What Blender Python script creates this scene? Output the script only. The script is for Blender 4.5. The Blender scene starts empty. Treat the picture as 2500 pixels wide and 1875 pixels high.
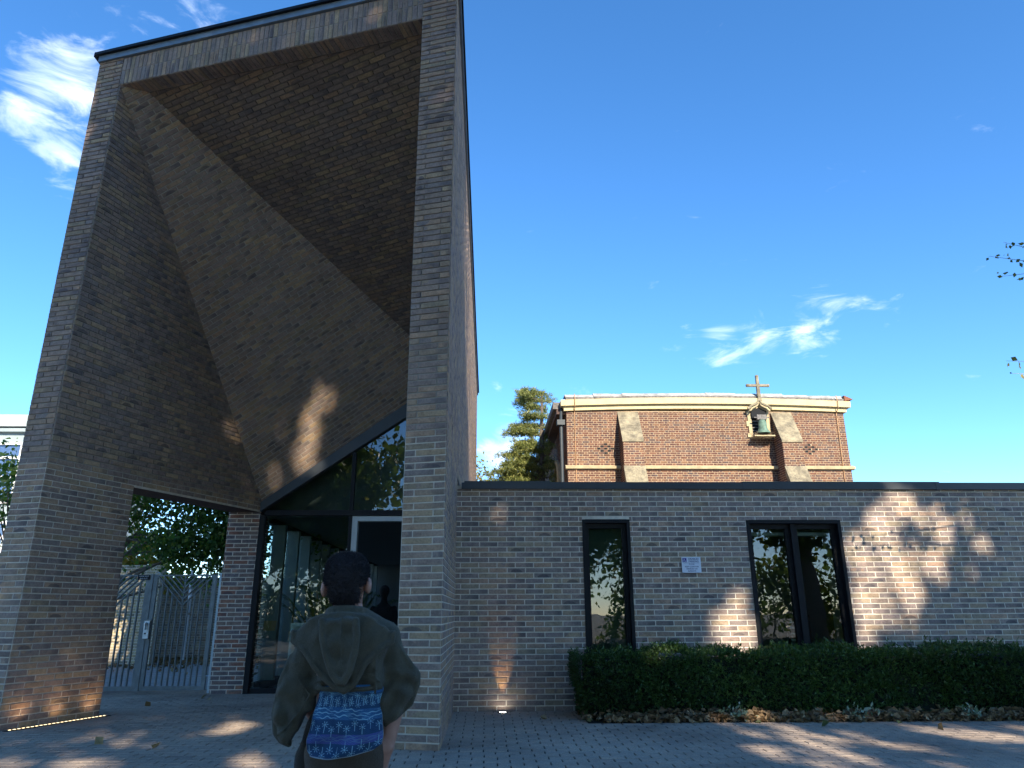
import bpy, bmesh, math, random
import numpy as np
from mathutils import Vector, Matrix

random.seed(7); RNG = np.random.default_rng(11)
SC = bpy.context.scene
COL = SC.collection
R = math.radians

# ------------------------------------------------------------------ camera
cam_d = bpy.data.cameras.new('camera'); cam = bpy.data.objects.new('camera', cam_d); COL.objects.link(cam)
cam_d.sensor_width = 36.0; cam_d.lens = 25.469; cam_d.clip_start = 0.05; cam_d.clip_end = 3000
CAM_H = 1.29
def _cam_axes():
    pit, rol, yaw = R(17.5883), R(-0.2699), R(-2.1133)
    r = np.array([1, 0, 0.]); fw = np.array([0, math.cos(pit), math.sin(pit)]); up = np.cross(r, fw)
    c, s = math.cos(rol), math.sin(rol)
    r, up = c * r + s * up, -s * r + c * up
    Z = np.array([[math.cos(yaw), -math.sin(yaw), 0], [math.sin(yaw), math.cos(yaw), 0], [0, 0, 1]])
    return Z @ r, Z @ up, Z @ fw
CR, CU, CF = _cam_axes()
m = Matrix.Identity(4)
for i in range(3):
    m[i][0] = CR[i]; m[i][1] = CU[i]; m[i][2] = -CF[i]
m[2][3] = CAM_H
cam.matrix_world = m
SC.camera = cam
def seen_size(P, w, h):
    """how large a w x h piece at P shows in the photograph (0 when out of frame)"""
    v = np.asarray(P, float) - np.array([0, 0, CAM_H]); d = v @ CF
    if d < .3: return 0
    x = 1769 * (v @ CR) / d; y = 1769 * (v @ CU) / d
    if abs(x) > 1240 or abs(y) > 930: return 0
    return w * h / (d * d)

# ------------------------------------------------------------------ light and sky
SUN_EL, SUN_AZ = 30.0, 164.0           # degrees; azimuth from +Y clockwise (sun behind the viewer, to the right)
SUN = np.array([math.sin(R(SUN_AZ)) * math.cos(R(SUN_EL)), math.cos(R(SUN_AZ)) * math.cos(R(SUN_EL)), math.sin(R(SUN_EL))])
SC.view_settings.view_transform = 'Standard'; SC.view_settings.look = 'None'
SC.cycles.max_bounces = 6; SC.cycles.diffuse_bounces = 3; SC.cycles.glossy_bounces = 3; SC.cycles.transparent_max_bounces = 10; SC.cycles.transmission_bounces = 3
SC.view_settings.exposure = 2.3; SC.view_settings.gamma = 1.0
sd = bpy.data.lights.new('sun', 'SUN'); sd.energy = 2.0; sd.angle = R(0.53); sd.color = (1.0, 0.89, 0.72)
so = bpy.data.objects.new('sun', sd); COL.objects.link(so)
so.rotation_euler = Vector(SUN).to_track_quat('Z', 'Y').to_euler(); so.location = (10, -20, 30)

class NB:
    """small node-tree builder"""
    def __init__(s, nt): s.nt = nt; s.nt.nodes.clear()
    def n(s, t, ins=None, **props):
        o = s.nt.nodes.new(t)
        for k, v in props.items(): setattr(o, k, v)
        for k, v in (ins or {}).items(): s.put(o.inputs[k], v)
        return o
    def put(s, sock, v):
        if isinstance(v, bpy.types.NodeSocket): s.nt.links.new(v, sock)
        elif isinstance(v, bpy.types.Node): s.nt.links.new(v.outputs[0], sock)
        else: sock.default_value = v
    def math(s, op, a, b=0.0, c=None, clamp=False):
        o = s.n('ShaderNodeMath', {0: a, 1: b}, operation=op, use_clamp=clamp)
        if c is not None: s.put(o.inputs[2], c)
        return o.outputs[0]
    def mix(s, f, a, b, mode='MIX'):
        o = s.n('ShaderNodeMix', data_type='RGBA', blend_type=mode)
        s.put(o.inputs[0], f); s.put(o.inputs[6], a); s.put(o.inputs[7], b)
        return o.outputs[2]
    def ramp(s, f, stops, interp='LINEAR'):
        o = s.n('ShaderNodeValToRGB', {0: f}); cr = o.color_ramp; cr.interpolation = interp
        while len(cr.elements) < len(stops): cr.elements.new(0.5)
        for e, (p, c) in zip(cr.elements, stops):
            e.position = p; e.color = tuple(c) + (1,) if len(c) == 3 else c
        return o.outputs[0]
    def mapr(s, v, a, b, c=0.0, d=1.0, smooth=True):
        o = s.n('ShaderNodeMapRange', {0: v, 1: a, 2: b, 3: c, 4: d}); o.interpolation_type = 'SMOOTHSTEP' if smooth else 'LINEAR'
        return o.outputs[0]
    def noise(s, vec, scale, detail=4, rough=.55, dist=0.0):
        o = s.n('ShaderNodeTexNoise', {'Scale': scale, 'Detail': detail, 'Roughness': rough, 'Distortion': dist})
        if vec is not None: s.put(o.inputs['Vector'], vec)
        return o.outputs[0]

world = bpy.data.worlds.new('World'); SC.world = world; world.use_nodes = True
w = NB(world.node_tree)
sky = w.n('ShaderNodeTexSky'); sky.sky_type = 'NISHITA'; sky.sun_disc = False
sky.sun_elevation = R(SUN_EL); sky.sun_rotation = R(SUN_AZ); sky.altitude = 1800; sky.air_density = 1.0; sky.dust_density = 0.25; sky.ozone_density = 3.5
tc = w.n('ShaderNodeTexCoord').outputs['Generated']
sat = w.n('ShaderNodeHueSaturation', {'Hue': .500, 'Saturation': 1.2, 'Value': 1.0, 'Color': sky})
# clouds: fair-weather puffs, drifting in a few banks
mp = w.n('ShaderNodeMapping', {'Vector': tc, 'Scale': (1.0, 1.0, 2.8)})
fb = w.noise(mp, 12.5, 9, .60, .6)
big = w.noise(mp, 1.3, 2, .5)
def bank(dx, dy, dz, size):
    v = Vector((dx, dy, dz)).normalized()
    dt = w.n('ShaderNodeVectorMath', {0: tc, 1: tuple(v)}, operation='DOT_PRODUCT').outputs['Value']
    return w.mapr(dt, math.cos(size), 1.0, 0.0, 1.0)
acc = None
CLOUD_BANKS = [((-.469, .656, .591), .09, .11), ((-.487, .681, .547), .09, .13), ((-.463, .706, .535), .08, .13), ((-.523, .705, .479), .08, .16), ((-.405, .653, .64), .07, .10), ((-.318, .681, .659), .07, .13), ((-.468, .743, .479), .06, .13),
               ((.29, .893, .338), .05, .13), ((.329, .874, .343), .055, .14), ((.38, .855, .35), .055, .13), ((.425, .832, .357), .05, .13), ((.482, .80, .36), .04, .12), ((.245, .903, .353), .04, .14), ((.036, .973, .23), .055, .18), ((.136, .946, .293), .03, .11), ((.544, .802, .246), .06, .11), ((.016, .98, .197), .05, .17), ((.417, .85, .323), .04, .12), ((.16, .945, .29), .035, .11)]
for (d, sz, wgt) in CLOUD_BANKS:
    t = w.math('MULTIPLY', bank(*d, sz), wgt)
    acc = t if acc is None else w.math('ADD', acc, t)
dens = w.math('ADD', fb, acc)
dens = w.math('ADD', dens, w.math('MULTIPLY', w.math('SUBTRACT', big, .52), .30))
cl = w.mapr(dens, .66, .98, 0.0, 1.0)
sepz = w.n('ShaderNodeSeparateXYZ', {0: tc}).outputs[2]
cl = w.math('MULTIPLY', cl, w.mapr(sepz, .0, .06))
shade = w.noise(mp, 9.0, 5, .6)
ccol = w.mix(w.mapr(shade, .35, .7), (3.4, 4.1, 5.2, 1), (6.0, 6.3, 6.8, 1))
skyc = w.mix(w.math('MULTIPLY', cl, .62), sat, ccol)
bg = w.n('ShaderNodeBackground', {'Color': skyc, 'Strength': 0.074})
w.n('ShaderNodeOutputWorld', {0: bg})

# ------------------------------------------------------------------ object helpers
def link(o, parent=None):
    COL.objects.link(o)
    if parent is not None: o.parent = parent
    return o
def tag(o, label=None, cat=None, group=None, kind=None):
    if label: o['label'] = label
    if cat: o['category'] = cat
    if group: o['group'] = group
    if kind: o['kind'] = kind
    return o
def empty(name, loc=(0, 0, 0)):
    o = bpy.data.objects.new(name, None); o.empty_display_size = .2; o.location = loc
    return link(o)
def mesh_obj(name, verts, faces, mat, parent=None, smooth=False):
    me = bpy.data.meshes.new(name); me.from_pydata([tuple(map(float, v)) for v in verts], [], faces)
    me.materials.append(mat); me.update()
    if smooth: me.polygons.foreach_set('use_smooth', [True] * len(me.polygons))
    o = bpy.data.objects.new(name, me)
    if parent is not None and parent.type == 'EMPTY':
        o.parent = parent; COL.objects.link(o); o.matrix_parent_inverse = Matrix.Translation(-parent.location)
        return o
    return link(o, parent)
class MB:
    """collects simple shapes into one mesh"""
    def __init__(s): s.v = []; s.f = []
    def add(s, vs, fs):
        b = len(s.v); s.v += [tuple(map(float, q)) for q in vs]; s.f += [tuple(b + i for i in f) for f in fs]; return s
    def box(s, lo, hi, bev=0):
        (x0, y0, z0), (x1, y1, z1) = lo, hi
        return s.add([(x0, y0, z0), (x1, y0, z0), (x1, y1, z0), (x0, y1, z0), (x0, y0, z1), (x1, y0, z1), (x1, y1, z1), (x0, y1, z1)],
                     [(0, 3, 2, 1), (4, 5, 6, 7), (0, 1, 5, 4), (1, 2, 6, 5), (2, 3, 7, 6), (3, 0, 4, 7)])
    def bar(s, p, q, w, h, up=(0, 0, 1)):
        p, q = Vector(p), Vector(q); d = (q - p).normalized(); up = Vector(up)
        sd_ = d.cross(up)
        if sd_.length < 1e-4: sd_ = d.cross(Vector((1, 0, 0)))
        sd_.normalize(); u2 = sd_.cross(d).normalized(); a, b = sd_ * w / 2, u2 * h / 2
        vs = [e + c for e in (p, q) for c in (-a - b, a - b, a + b, -a + b)]
        return s.add(vs, [(3, 2, 1, 0), (4, 5, 6, 7), (0, 1, 5, 4), (1, 2, 6, 5), (2, 3, 7, 6), (3, 0, 4, 7)])
    def prism(s, poly, axis, a, b):
        """poly: 2D points; axis: function (u,v,t)->xyz; extruded from t=a to t=b"""
        n = len(poly); vs = [axis(u, v, a) for u, v in poly] + [axis(u, v, b) for u, v in poly]
        fs = [tuple(range(n))[::-1], tuple(range(n, 2 * n))] + [(i, (i + 1) % n, n + (i + 1) % n, n + i) for i in range(n)]
        return s.add(vs, fs)
    def tube(s, pts, rad, seg=8, cap=True):
        pts = [Vector(p) for p in pts]; n = len(pts)
        rs = rad if hasattr(rad, '__len__') else [rad] * n
        b = len(s.v); prev = None
        for i, p in enumerate(pts):
            d = (pts[min(i + 1, n - 1)] - pts[max(i - 1, 0)]).normalized()
            ref = prev if prev is not None else (Vector((1, 0, 0)) if abs(d.x) < .8 else Vector((0, 1, 0)))
            a = (ref - d * ref.dot(d)).normalized(); c = d.cross(a); prev = a
            for k in range(seg):
                t = 2 * math.pi * k / seg
                s.v.append(tuple(p + (a * math.cos(t) + c * math.sin(t)) * rs[i]))
        for i in range(n - 1):
            for k in range(seg):
                k2 = (k + 1) % seg
                s.f.append((b + i * seg + k, b + i * seg + k2, b + (i + 1) * seg + k2, b + (i + 1) * seg + k))
        if cap:
            s.f.append(tuple(b + k for k in range(seg))[::-1]); s.f.append(tuple(b + (n - 1) * seg + k for k in range(seg)))
        return s
    def lathe(s, prof, c, seg=20):
        b = len(s.v); n = len(prof)
        for r_, z in prof:
            for k in range(seg):
                t = 2 * math.pi * k / seg; s.v.append((c[0] + r_ * math.cos(t), c[1] + r_ * math.sin(t), c[2] + z))
        for i in range(n - 1):
            for k in range(seg):
                k2 = (k + 1) % seg; s.f.append((b + i * seg + k, b + i * seg + k2, b + (i + 1) * seg + k2, b + (i + 1) * seg + k))
        return s
    def build(s, name, mat, parent=None, smooth=False): return mesh_obj(name, s.v, s.f, mat, parent, smooth)
def rgb(*c): return tuple(c) + (1,)

# ------------------------------------------------------------------ materials
def new_mat(name):
    mt = bpy.data.materials.new(name); mt.use_nodes = True; return mt, NB(mt.node_tree)
def finish(b, col, rough=.8, bump=None, bdist=.01, metal=0.0, spec=.4, extra=None):
    ins = {'Base Color': col, 'Roughness': rough, 'Metallic': metal, 'Specular IOR Level': spec}
    if extra: ins.update(extra)
    p = b.n('ShaderNodeBsdfPrincipled', ins)
    if bump is not None: b.put(p.inputs['Normal'], b.n('ShaderNodeBump', {'Height': bump, 'Distance': bdist, 'Strength': .8}).outputs[0])
    b.n('ShaderNodeOutputMaterial', {0: p}); return p
def simple(name, col, rough=.7, var=.15, scale=6.0, metal=0.0, spec=.4, bump=.004, extra=None):
    mt, b = new_mat(name); tcn = b.n('ShaderNodeTexCoord').outputs['Object']
    nz = b.noise(tcn, scale, 6, .6)
    dark = tuple(max(0, c * (1 - var)) for c in col); lite = tuple(min(1, c * (1 + var)) for c in col)
    c = b.ramp(nz, [(.3, dark), (.7, lite)])
    finish(b, c, rough, b.noise(tcn, scale * 9, 5, .6) if bump else None, bump, metal, spec, extra); return mt

def brick_mat(name, palette, haze=(.42, .36, .32), kiss=.945, dark=(.075, .07, .078)):
    """fired clay brick: each brick takes its own colour; some carry a dark kiln kiss-mark"""
    mt, b = new_mat(name)
    at = b.n('ShaderNodeAttribute', attribute_name='rnd').outputs['Fac']
    orn = b.n('ShaderNodeObjectInfo').outputs['Random']
    r0 = b.math('FRACT', b.math('ADD', at, orn))
    r1 = b.math('FRACT', b.math('MULTIPLY', r0, 17.31)); r2 = b.math('FRACT', b.math('MULTIPLY', r0, 71.7)); r3 = b.math('FRACT', b.math('MULTIPLY', r0, 203.3))
    tco = b.n('ShaderNodeTexCoord'); oc = tco.outputs['Object']
    off = b.n('ShaderNodeCombineXYZ', {0: b.math('MULTIPLY', r0, 91.0), 1: b.math('MULTIPLY', r1, 53.0), 2: b.math('MULTIPLY', r2, 37.0)})
    vec = b.n('ShaderNodeVectorMath', {0: oc, 1: off}, operation='ADD').outputs[0]
    n1 = b.noise(vec, 9, 5, .62); n2 = b.noise(vec, 42, 5, .65); n3 = b.noise(vec, 3.5, 2, .5)
    k = len(palette); col = b.ramp(b.math('FRACT', b.math('ADD', r0, b.math('MULTIPLY', b.math('SUBTRACT', n3, .5), .05))), [(i / k, c) for i, c in enumerate(palette)], 'CONSTANT')
    # value drift inside the brick and between bricks
    col = b.mix(1.0, col, b.ramp(n1, [(.25, (.68, .68, .70)), (.5, (1, 1, 1)), (.8, (1.28, 1.25, 1.22))]), 'MULTIPLY')
    col = b.mix(1.0, col, b.ramp(n2, [(.3, (.72, .72, .74)), (.7, (1.18, 1.18, 1.18))]), 'MULTIPLY')
    # half the brick scorched darker
    uv = b.n('ShaderNodeSeparateXYZ', {0: tco.outputs['UV']}); u, v = uv.outputs[0], uv.outputs[1]
    edge = b.math('ADD', u, b.math('MULTIPLY', b.math('SUBTRACT', n1, .5), .5))
    scor = b.math('MULTIPLY', b.mapr(edge, .45, .75), b.math('GREATER_THAN', r1, .72))
    col = b.mix(b.math('MULTIPLY', scor, .42), col, rgb(*dark), 'MIX')
    # kiss mark: a dark half-ellipse on the lower arris
    du = b.math('DIVIDE', b.math('SUBTRACT', u, b.math('ADD', .38, b.math('MULTIPLY', r3, .24))), .34)
    dv = b.math('DIVIDE', v, .78)
    el = b.math('ADD', b.math('MULTIPLY', du, du), b.math('MULTIPLY', dv, dv))
    el = b.math('ADD', el, b.math('MULTIPLY', b.math('SUBTRACT', n1, .5), .35))
    km = b.math('MULTIPLY', b.mapr(el, 1.05, .85), b.math('GREATER_THAN', r2, kiss))
    col = b.mix(b.math('MULTIPLY', km, .62), col, rgb(*dark))
    # limey bloom along the arrises
    eu = b.math('MINIMUM', b.math('MINIMUM', u, b.math('SUBTRACT', 1.0, u)), .5); ev = b.math('MINIMUM', v, b.math('SUBTRACT', 1.0, v))
    ed = b.math('MINIMUM', b.math('MULTIPLY', eu, 3.4), ev)
    hz = b.math('MULTIPLY', b.mapr(b.math('ADD', ed, b.math('MULTIPLY', n2, .25)), .34, .05), b.mapr(n1, .4, .75, .08, .5))
    col = b.mix(hz, col, rgb(*haze))
    wp = b.n('ShaderNodeNewGeometry').outputs['Position']; big = b.noise(wp, .9, 6, .65, .4); big2 = b.noise(wp, 2.6, 5, .6)
    col = b.mix(1.0, col, b.ramp(big, [(.30, (.80, .79, .80)), (.55, (1, 1, 1)), (.75, (1.12, 1.12, 1.12))]), 'MULTIPLY')
    col = b.mix(b.math('MULTIPLY', b.mapr(big2, .58, .78), b.mapr(n2, .35, .6, .1, .5)), col, rgb(*haze))
    finish(b, col, .88, b.math('ADD', b.math('MULTIPLY', n2, .6), b.math('MULTIPLY', n1, .6)), .006, 0, .12)
    return mt
PAL_TOWER = [(.185, .15, .13), (.165, .14, .14), (.22, .17, .12), (.13, .115, .115), (.195, .16, .145), (.25, .195, .12), (.15, .125, .12), (.205, .16, .12), (.07, .067, .072), (.235, .165, .115), (.175, .15, .15), (.19, .165, .115)]
PAL_WING = [(.175, .145, .145), (.145, .13, .15), (.215, .165, .135), (.12, .112, .125), (.19, .155, .155), (.225, .18, .125), (.15, .132, .14), (.195, .165, .15), (.075, .072, .08), (.24, .165, .125), (.165, .148, .165), (.20, .18, .135)]
PAL_CHURCH = [(.20, .075, .045), (.15, .065, .045), (.255, .105, .055), (.12, .06, .048), (.225, .10, .06), (.30, .14, .065), (.10, .062, .055), (.17, .075, .05), (.265, .12, .07), (.19, .085, .055)]
def tone(pal, k, ds):
    return [tuple(k * (max(sum(p) / 3, .11) / (sum(p) / 3)) * (c * (1 - ds) + (sum(p) / 3) * ds) for c in p) for p in pal]
def kin(pal, k, base, keep):
    out = []
    for p in pal:
        l = max(sum(p) / 3, .138); lb = sum(base) / 3
        out.append(tuple(k * (l / lb * b * (1 - keep) + c * l / (sum(p) / 3) * keep) for b, c in zip(base, p)))
    return out
warm = lambda pal: [(p[0] * 1.10, p[1] * .99, p[2] * .86) for p in pal]
PAL_TOWER = kin(warm(PAL_TOWER), 1.62, (.215, .150, .110), .6); PAL_WING = kin(warm(PAL_WING), 1.68, (.202, .152, .118), .55)
M_TOWER = brick_mat('tower_brick', PAL_TOWER)
M_WING = brick_mat('wing_brick', PAL_WING)
PAL_RED = [(.26, .13, .095), (.21, .15, .13), (.30, .16, .11), (.19, .15, .14), (.24, .17, .14), (.16, .13, .13)]
M_PIER = brick_mat('pier_brick', PAL_RED, haze=(.5, .46, .46))
PAL_CHURCH = tone([tuple(c) for c in PAL_CHURCH], .80, .24)
M_CHURCH = brick_mat('church_brick', PAL_CHURCH, haze=(.30, .19, .12), kiss=.97)
M_MORTAR = simple('mortar', (.66, .585, .48), .95, .18, 9, bump=.004)
def tower_mortar():
    # lower storey pointed paler; above, mortar darkened to paint in the raked joints' shade
    mt, b = new_mat('tower_mortar'); t = b.n('ShaderNodeNewGeometry').outputs['Position']; z = b.n('ShaderNodeSeparateXYZ', {0: t}).outputs[2]
    n1 = b.noise(t, 9, 6, .6); c = b.mix(b.mapr(z, 3.1, 3.35), rgb(.60, .525, .43), rgb(.27, .235, .19))
    c = b.mix(1.0, c, b.ramp(n1, [(.3, (.8, .8, .8)), (.7, (1.15, 1.15, 1.15))]), 'MULTIPLY'); finish(b, c, .95, b.noise(t, 80, 5, .6), .004); return mt
M_MORTAR_T = tower_mortar()
M_MORTAR_C = simple('church_mortar', (.52, .40, .26), .95, .2, 9, bump=.004)
M_TRIM = simple('dark_grey_coping', (.035, .043, .052), .45, .12, 3, spec=.5, bump=.0008)
M_BLACK = simple('black_frame', (.008, .009, .012), .5, .2, 4, spec=.2, bump=.0006)
M_LEAD = simple('grey_fascia', (.20, .23, .25), .4, .2, 5, metal=.3, bump=.001)
M_WHITEFR = simple('pale_door_frame', (.50, .52, .51), .4, .06, 4, bump=.0005)
M_DARKSOF = simple('brown_soffit_board', (.085, .048, .038), .75, .25, 8)
M_GATE = simple('grey_gate_steel', (.15, .17, .175), .45, .25, 9, metal=.25, bump=.001)
M_GALV = simple('galvanised_post', (.34, .40, .43), .45, .22, 20, metal=.5, bump=.001)
M_STONE = simple('cream_stone', (.46, .38, .23), .9, .2, 5, bump=.004)
M_PAINTST = simple('painted_cream_cornice', (.60, .50, .28), .75, .10, 4, bump=.002)
M_CONC = simple('concrete_coping', (.36, .34, .30), .92, .25, 5)
M_DARK = simple('dark_void', (.012, .013, .015), .9, .1, 3, bump=0)

def stained_stone():
    mt, b = new_mat('weathered_stone'); t = b.n('ShaderNodeTexCoord').outputs['Object']
    n1 = b.noise(t, 3.2, 8, .68); n2 = b.noise(t, 22, 5, .6)
    c = b.ramp(n1, [(.30, (.10, .09, .068)), (.46, (.23, .20, .14)), (.62, (.38, .33, .22))])
    c = b.mix(.6, c, b.ramp(n2, [(.35, (.6, .58, .55)), (.7, (1.1, 1.1, 1.1))]), 'MULTIPLY')
    finish(b, c, .95, n2, .01); return mt
M_WSTONE = stained_stone()

def glass_mat(name, tint, refl=1.0):
    mt, b = new_mat(name)
    fr = b.n('ShaderNodeFresnel', {'IOR': 1.52}); f = b.math('MULTIPLY', fr.outputs[0], 1.9 * refl, clamp=True)
    f = b.math('ADD', f, .02)
    tr = b.n('ShaderNodeBsdfTransparent', {'Color': rgb(*tint)}); gl = b.n('ShaderNodeBsdfGlossy', {'Color': rgb(.95, .97, 1), 'Roughness': .004})
    t = b.n('ShaderNodeTexCoord').outputs['Object']
    b.put(gl.inputs['Normal'], b.n('ShaderNodeBump', {'Height': b.noise(t, 1.6, 2), 'Distance': .012, 'Strength': .12}).outputs[0])
    mx = b.n('ShaderNodeMixShader', {0: f, 1: tr, 2: gl}); b.n('ShaderNodeOutputMaterial', {0: mx}); return mt
M_GLASS = glass_mat('dark_tinted_glass', (.56, .66, .63), .75)
M_GLASS2 = glass_mat('clear_glass', (.86, .90, .89))

# ------------------------------------------------------------------ brickwork generator
def clip_poly(poly, clip):
    out = poly
    n = len(clip)
    for i in range(n):
        ax, ay = clip[i]; bx, by = clip[(i + 1) % n]
        inp, out = out, []
        if not inp: return []
        for j in range(len(inp)):
            p, q = inp[j - 1], inp[j]
            sp = (bx - ax) * (p[1] - ay) - (by - ay) * (p[0] - ax); sq = (bx - ax) * (q[1] - ay) - (by - ay) * (q[0] - ax)
            if sq >= 0:
                if sp < 0: t = sp / (sp - sq); out.append((p[0] + (q[0] - p[0]) * t, p[1] + (q[1] - p[1]) * t))
                out.append(q)
            elif sp >= 0: t = sp / (sp - sq); out.append((p[0] + (q[0] - p[0]) * t, p[1] + (q[1] - p[1]) * t))
    return out
def area(p): return .5 * sum(p[i - 1][0] * p[i][1] - p[i][0] * p[i - 1][1] for i in range(len(p)))

class Bricks:
    """collects bricks of one thing; the largest ones in view become parts of their own, the rest one joined part"""
    def __init__(s, sink=.004): s.items = []; s.sink = sink
    def face(s, O, U, V, poly, holes=(), raked=None, L=.2545, H=.0610, jt=.0136, proud=.007, pattern='stretch', rows=None, start=0.0, jit=.0012, hide=False, widths=None):
        O, U, V = map(np.array, (O, U, V)); N = np.cross(U, V); N = N / np.linalg.norm(N)
        us = [p[0] for p in poly]; vs = [p[1] for p in poly]; u0, u1, v0, v1 = min(us), max(us), min(vs), max(vs)
        rp, cp = H + jt, L + jt
        r0 = int(math.floor(v0 / rp)); r1 = int(math.ceil(v1 / rp))
        for r in range(r0, r1):
            za = r * rp; zb = za + H
            if widths:
                cells = []; pos = u0
                for wd in widths[r % len(widths)]: cells.append((pos + jt / 2, pos + wd - jt / 2)); pos += wd
            elif pattern == 'flemish':
                hd = (L - jt) / 2; per = L + hd + 2 * jt; o = start + (r % 2) * per / 2 - per
                cells = []; pos = o + math.floor((u0 - o) / per) * per
                while pos < u1: cells += [(pos, pos + L), (pos + L + jt, pos + L + jt + hd)]; pos += per
            else:
                o = start + (r % 2) * cp / 2 + random.uniform(-.012, .012)
                cells = []; pos = o + math.floor((u0 - o) / cp) * cp
                while pos < u1: cells.append((pos, pos + L)); pos += cp
            for a, b_ in cells:
                parts = [(a, b_)]
                for (ha, hb, hza, hzb) in holes:
                    if zb > hza + .02 and za < hzb - .02:
                        nw = []
                        for (p, q) in parts:
                            if q <= ha or p >= hb: nw.append((p, q)); continue
                            if p < ha: nw.append((p, ha))
                            if q > hb: nw.append((hb, q))
                        parts = nw
                for (p, q) in parts:
                    if q - p < .02: continue
                    rect = [(p, za), (q, za), (q, zb), (p, zb)]
                    c = clip_poly(rect, poly)
                    if len(c) < 3 or abs(area(c)) < .0004: continue
                    full = abs(abs(area(c)) - (q - p) * H) < 1e-6
                    s.items.append((O, U, V, N, c, (p, q, za, zb), (proud if raked is None or za < raked else .014) + random.uniform(-jit, jit), random.random(), full and not hide))
    @staticmethod
    def solid(c, rect, proud, sink, ch=.004):
        """front polygon with a worn chamfer, in (u,v,w)"""
        n = len(c); cx = sum(p[0] for p in c) / n; cy = sum(p[1] for p in c) / n
        P = []
        for k, (inset, wz) in enumerate(((0, -sink), (0, proud - ch), (ch, proud))):
            for (x, y) in c:
                if inset:
                    dx, dy = cx - x, cy - y
                    x += math.copysign(min(abs(dx) * .5, ch), dx) if n == 4 else dx * ch / max(.02, math.hypot(dx, dy)) * 1.3
                    y += math.copysign(min(abs(dy) * .5, ch), dy) if n == 4 else dy * ch / max(.02, math.hypot(dx, dy)) * 1.3
                P.append((x, y, wz))
        F = [tuple(range(2 * n, 3 * n))]
        for lv in (0, 1):
            for i in range(n): j = (i + 1) % n; F.append((lv * n + i, lv * n + j, (lv + 1) * n + j, (lv + 1) * n + i))
        return P, F
    def build(s, parent, mat, single=300, name='brick', rest='brickwork'):
        order = []
        for i, it in enumerate(s.items):
            O, U, V, N, c, (p, q, za, zb), pr, rn, full = it
            if not full: continue
            ctr = O + U * (p + q) / 2 + V * (za + zb) / 2
            v = np.array([0, 0, CAM_H]) - ctr; fac = (v @ N) / np.linalg.norm(v)
            if fac > .05: order.append((seen_size(ctr, (q - p), (zb - za)) * fac, i))
        order.sort(reverse=True); pick = {i for sz, i in order[:single] if sz > 0}
        cache = {}
        V_, F_, UV_, RN_ = [], [], [], []
        for i, (O, U, V, N, c, (p, q, za, zb), pr, rn, full) in enumerate(s.items):
            Lx, Hy = q - p, zb - za
            if i in pick:
                key = (round(Lx, 3), round(Hy, 3), round(pr, 3), int(rn * 3))
                if key not in cache:
                    k = (random.uniform(-.0012, .0012), random.uniform(-.0012, .0012))
                    rc = [(-Lx / 2 + k[0], -Hy / 2), (Lx / 2, -Hy / 2 + k[1]), (Lx / 2 + k[1], Hy / 2), (-Lx / 2, Hy / 2 + k[0])]
                    P, F = s.solid(rc, None, pr, s.sink)
                    me = bpy.data.meshes.new(name); me.from_pydata(P, [], F); me.materials.append(mat)
                    ul = me.uv_layers.new(name='UVMap').data
                    for l in me.loops: vx = P[l.vertex_index]; ul[l.index].uv = (vx[0] / Lx + .5, vx[1] / Hy + .5)
                    a = me.attributes.new('rnd', 'FLOAT', 'FACE')
                    for d in a.data: d.value = rn
                    cache[key] = me
                o = bpy.data.objects.new(name, cache[key]); ctr = O + U * (p + q) / 2 + V * (za + zb) / 2
                mm = Matrix(((U[0], V[0], N[0], ctr[0]), (U[1], V[1], N[1], ctr[1]), (U[2], V[2], N[2], ctr[2]), (0, 0, 0, 1)))
                link(o); o.parent = parent
                o.matrix_basis = mm @ Matrix.Rotation(random.gauss(0, .003), 4, 'Z')
                if parent.type == 'EMPTY': o.matrix_parent_inverse = Matrix.Translation(-parent.location)
                continue
            P, F = s.solid(c, None, pr, s.sink); b0 = len(V_)
            V_ += [tuple(O + U * x + V * y + N * z) for x, y, z in P]
            for f in F:
                F_.append(tuple(b0 + j for j in f)); RN_.append(rn)
                for j in f: UV_.append(((P[j][0] - p) / Lx, (P[j][1] - za) / Hy))
        if not F_: return None
        me = bpy.data.meshes.new(rest); me.from_pydata(V_, [], F_); me.materials.append(mat)
        ul = me.uv_layers.new(name='UVMap'); ul.data.foreach_set('uv', np.array(UV_, 'f').ravel())
        a = me.attributes.new('rnd', 'FLOAT', 'FACE'); a.data.foreach_set('value', np.array(RN_, 'f'))
        o = bpy.data.objects.new(rest, me); link(o); o.parent = parent
        if parent.type == 'EMPTY': o.matrix_parent_inverse = Matrix.Translation(-parent.location)
        o['kind'] = 'stuff'
        return o
X, Y, Z = np.eye(3)

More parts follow.
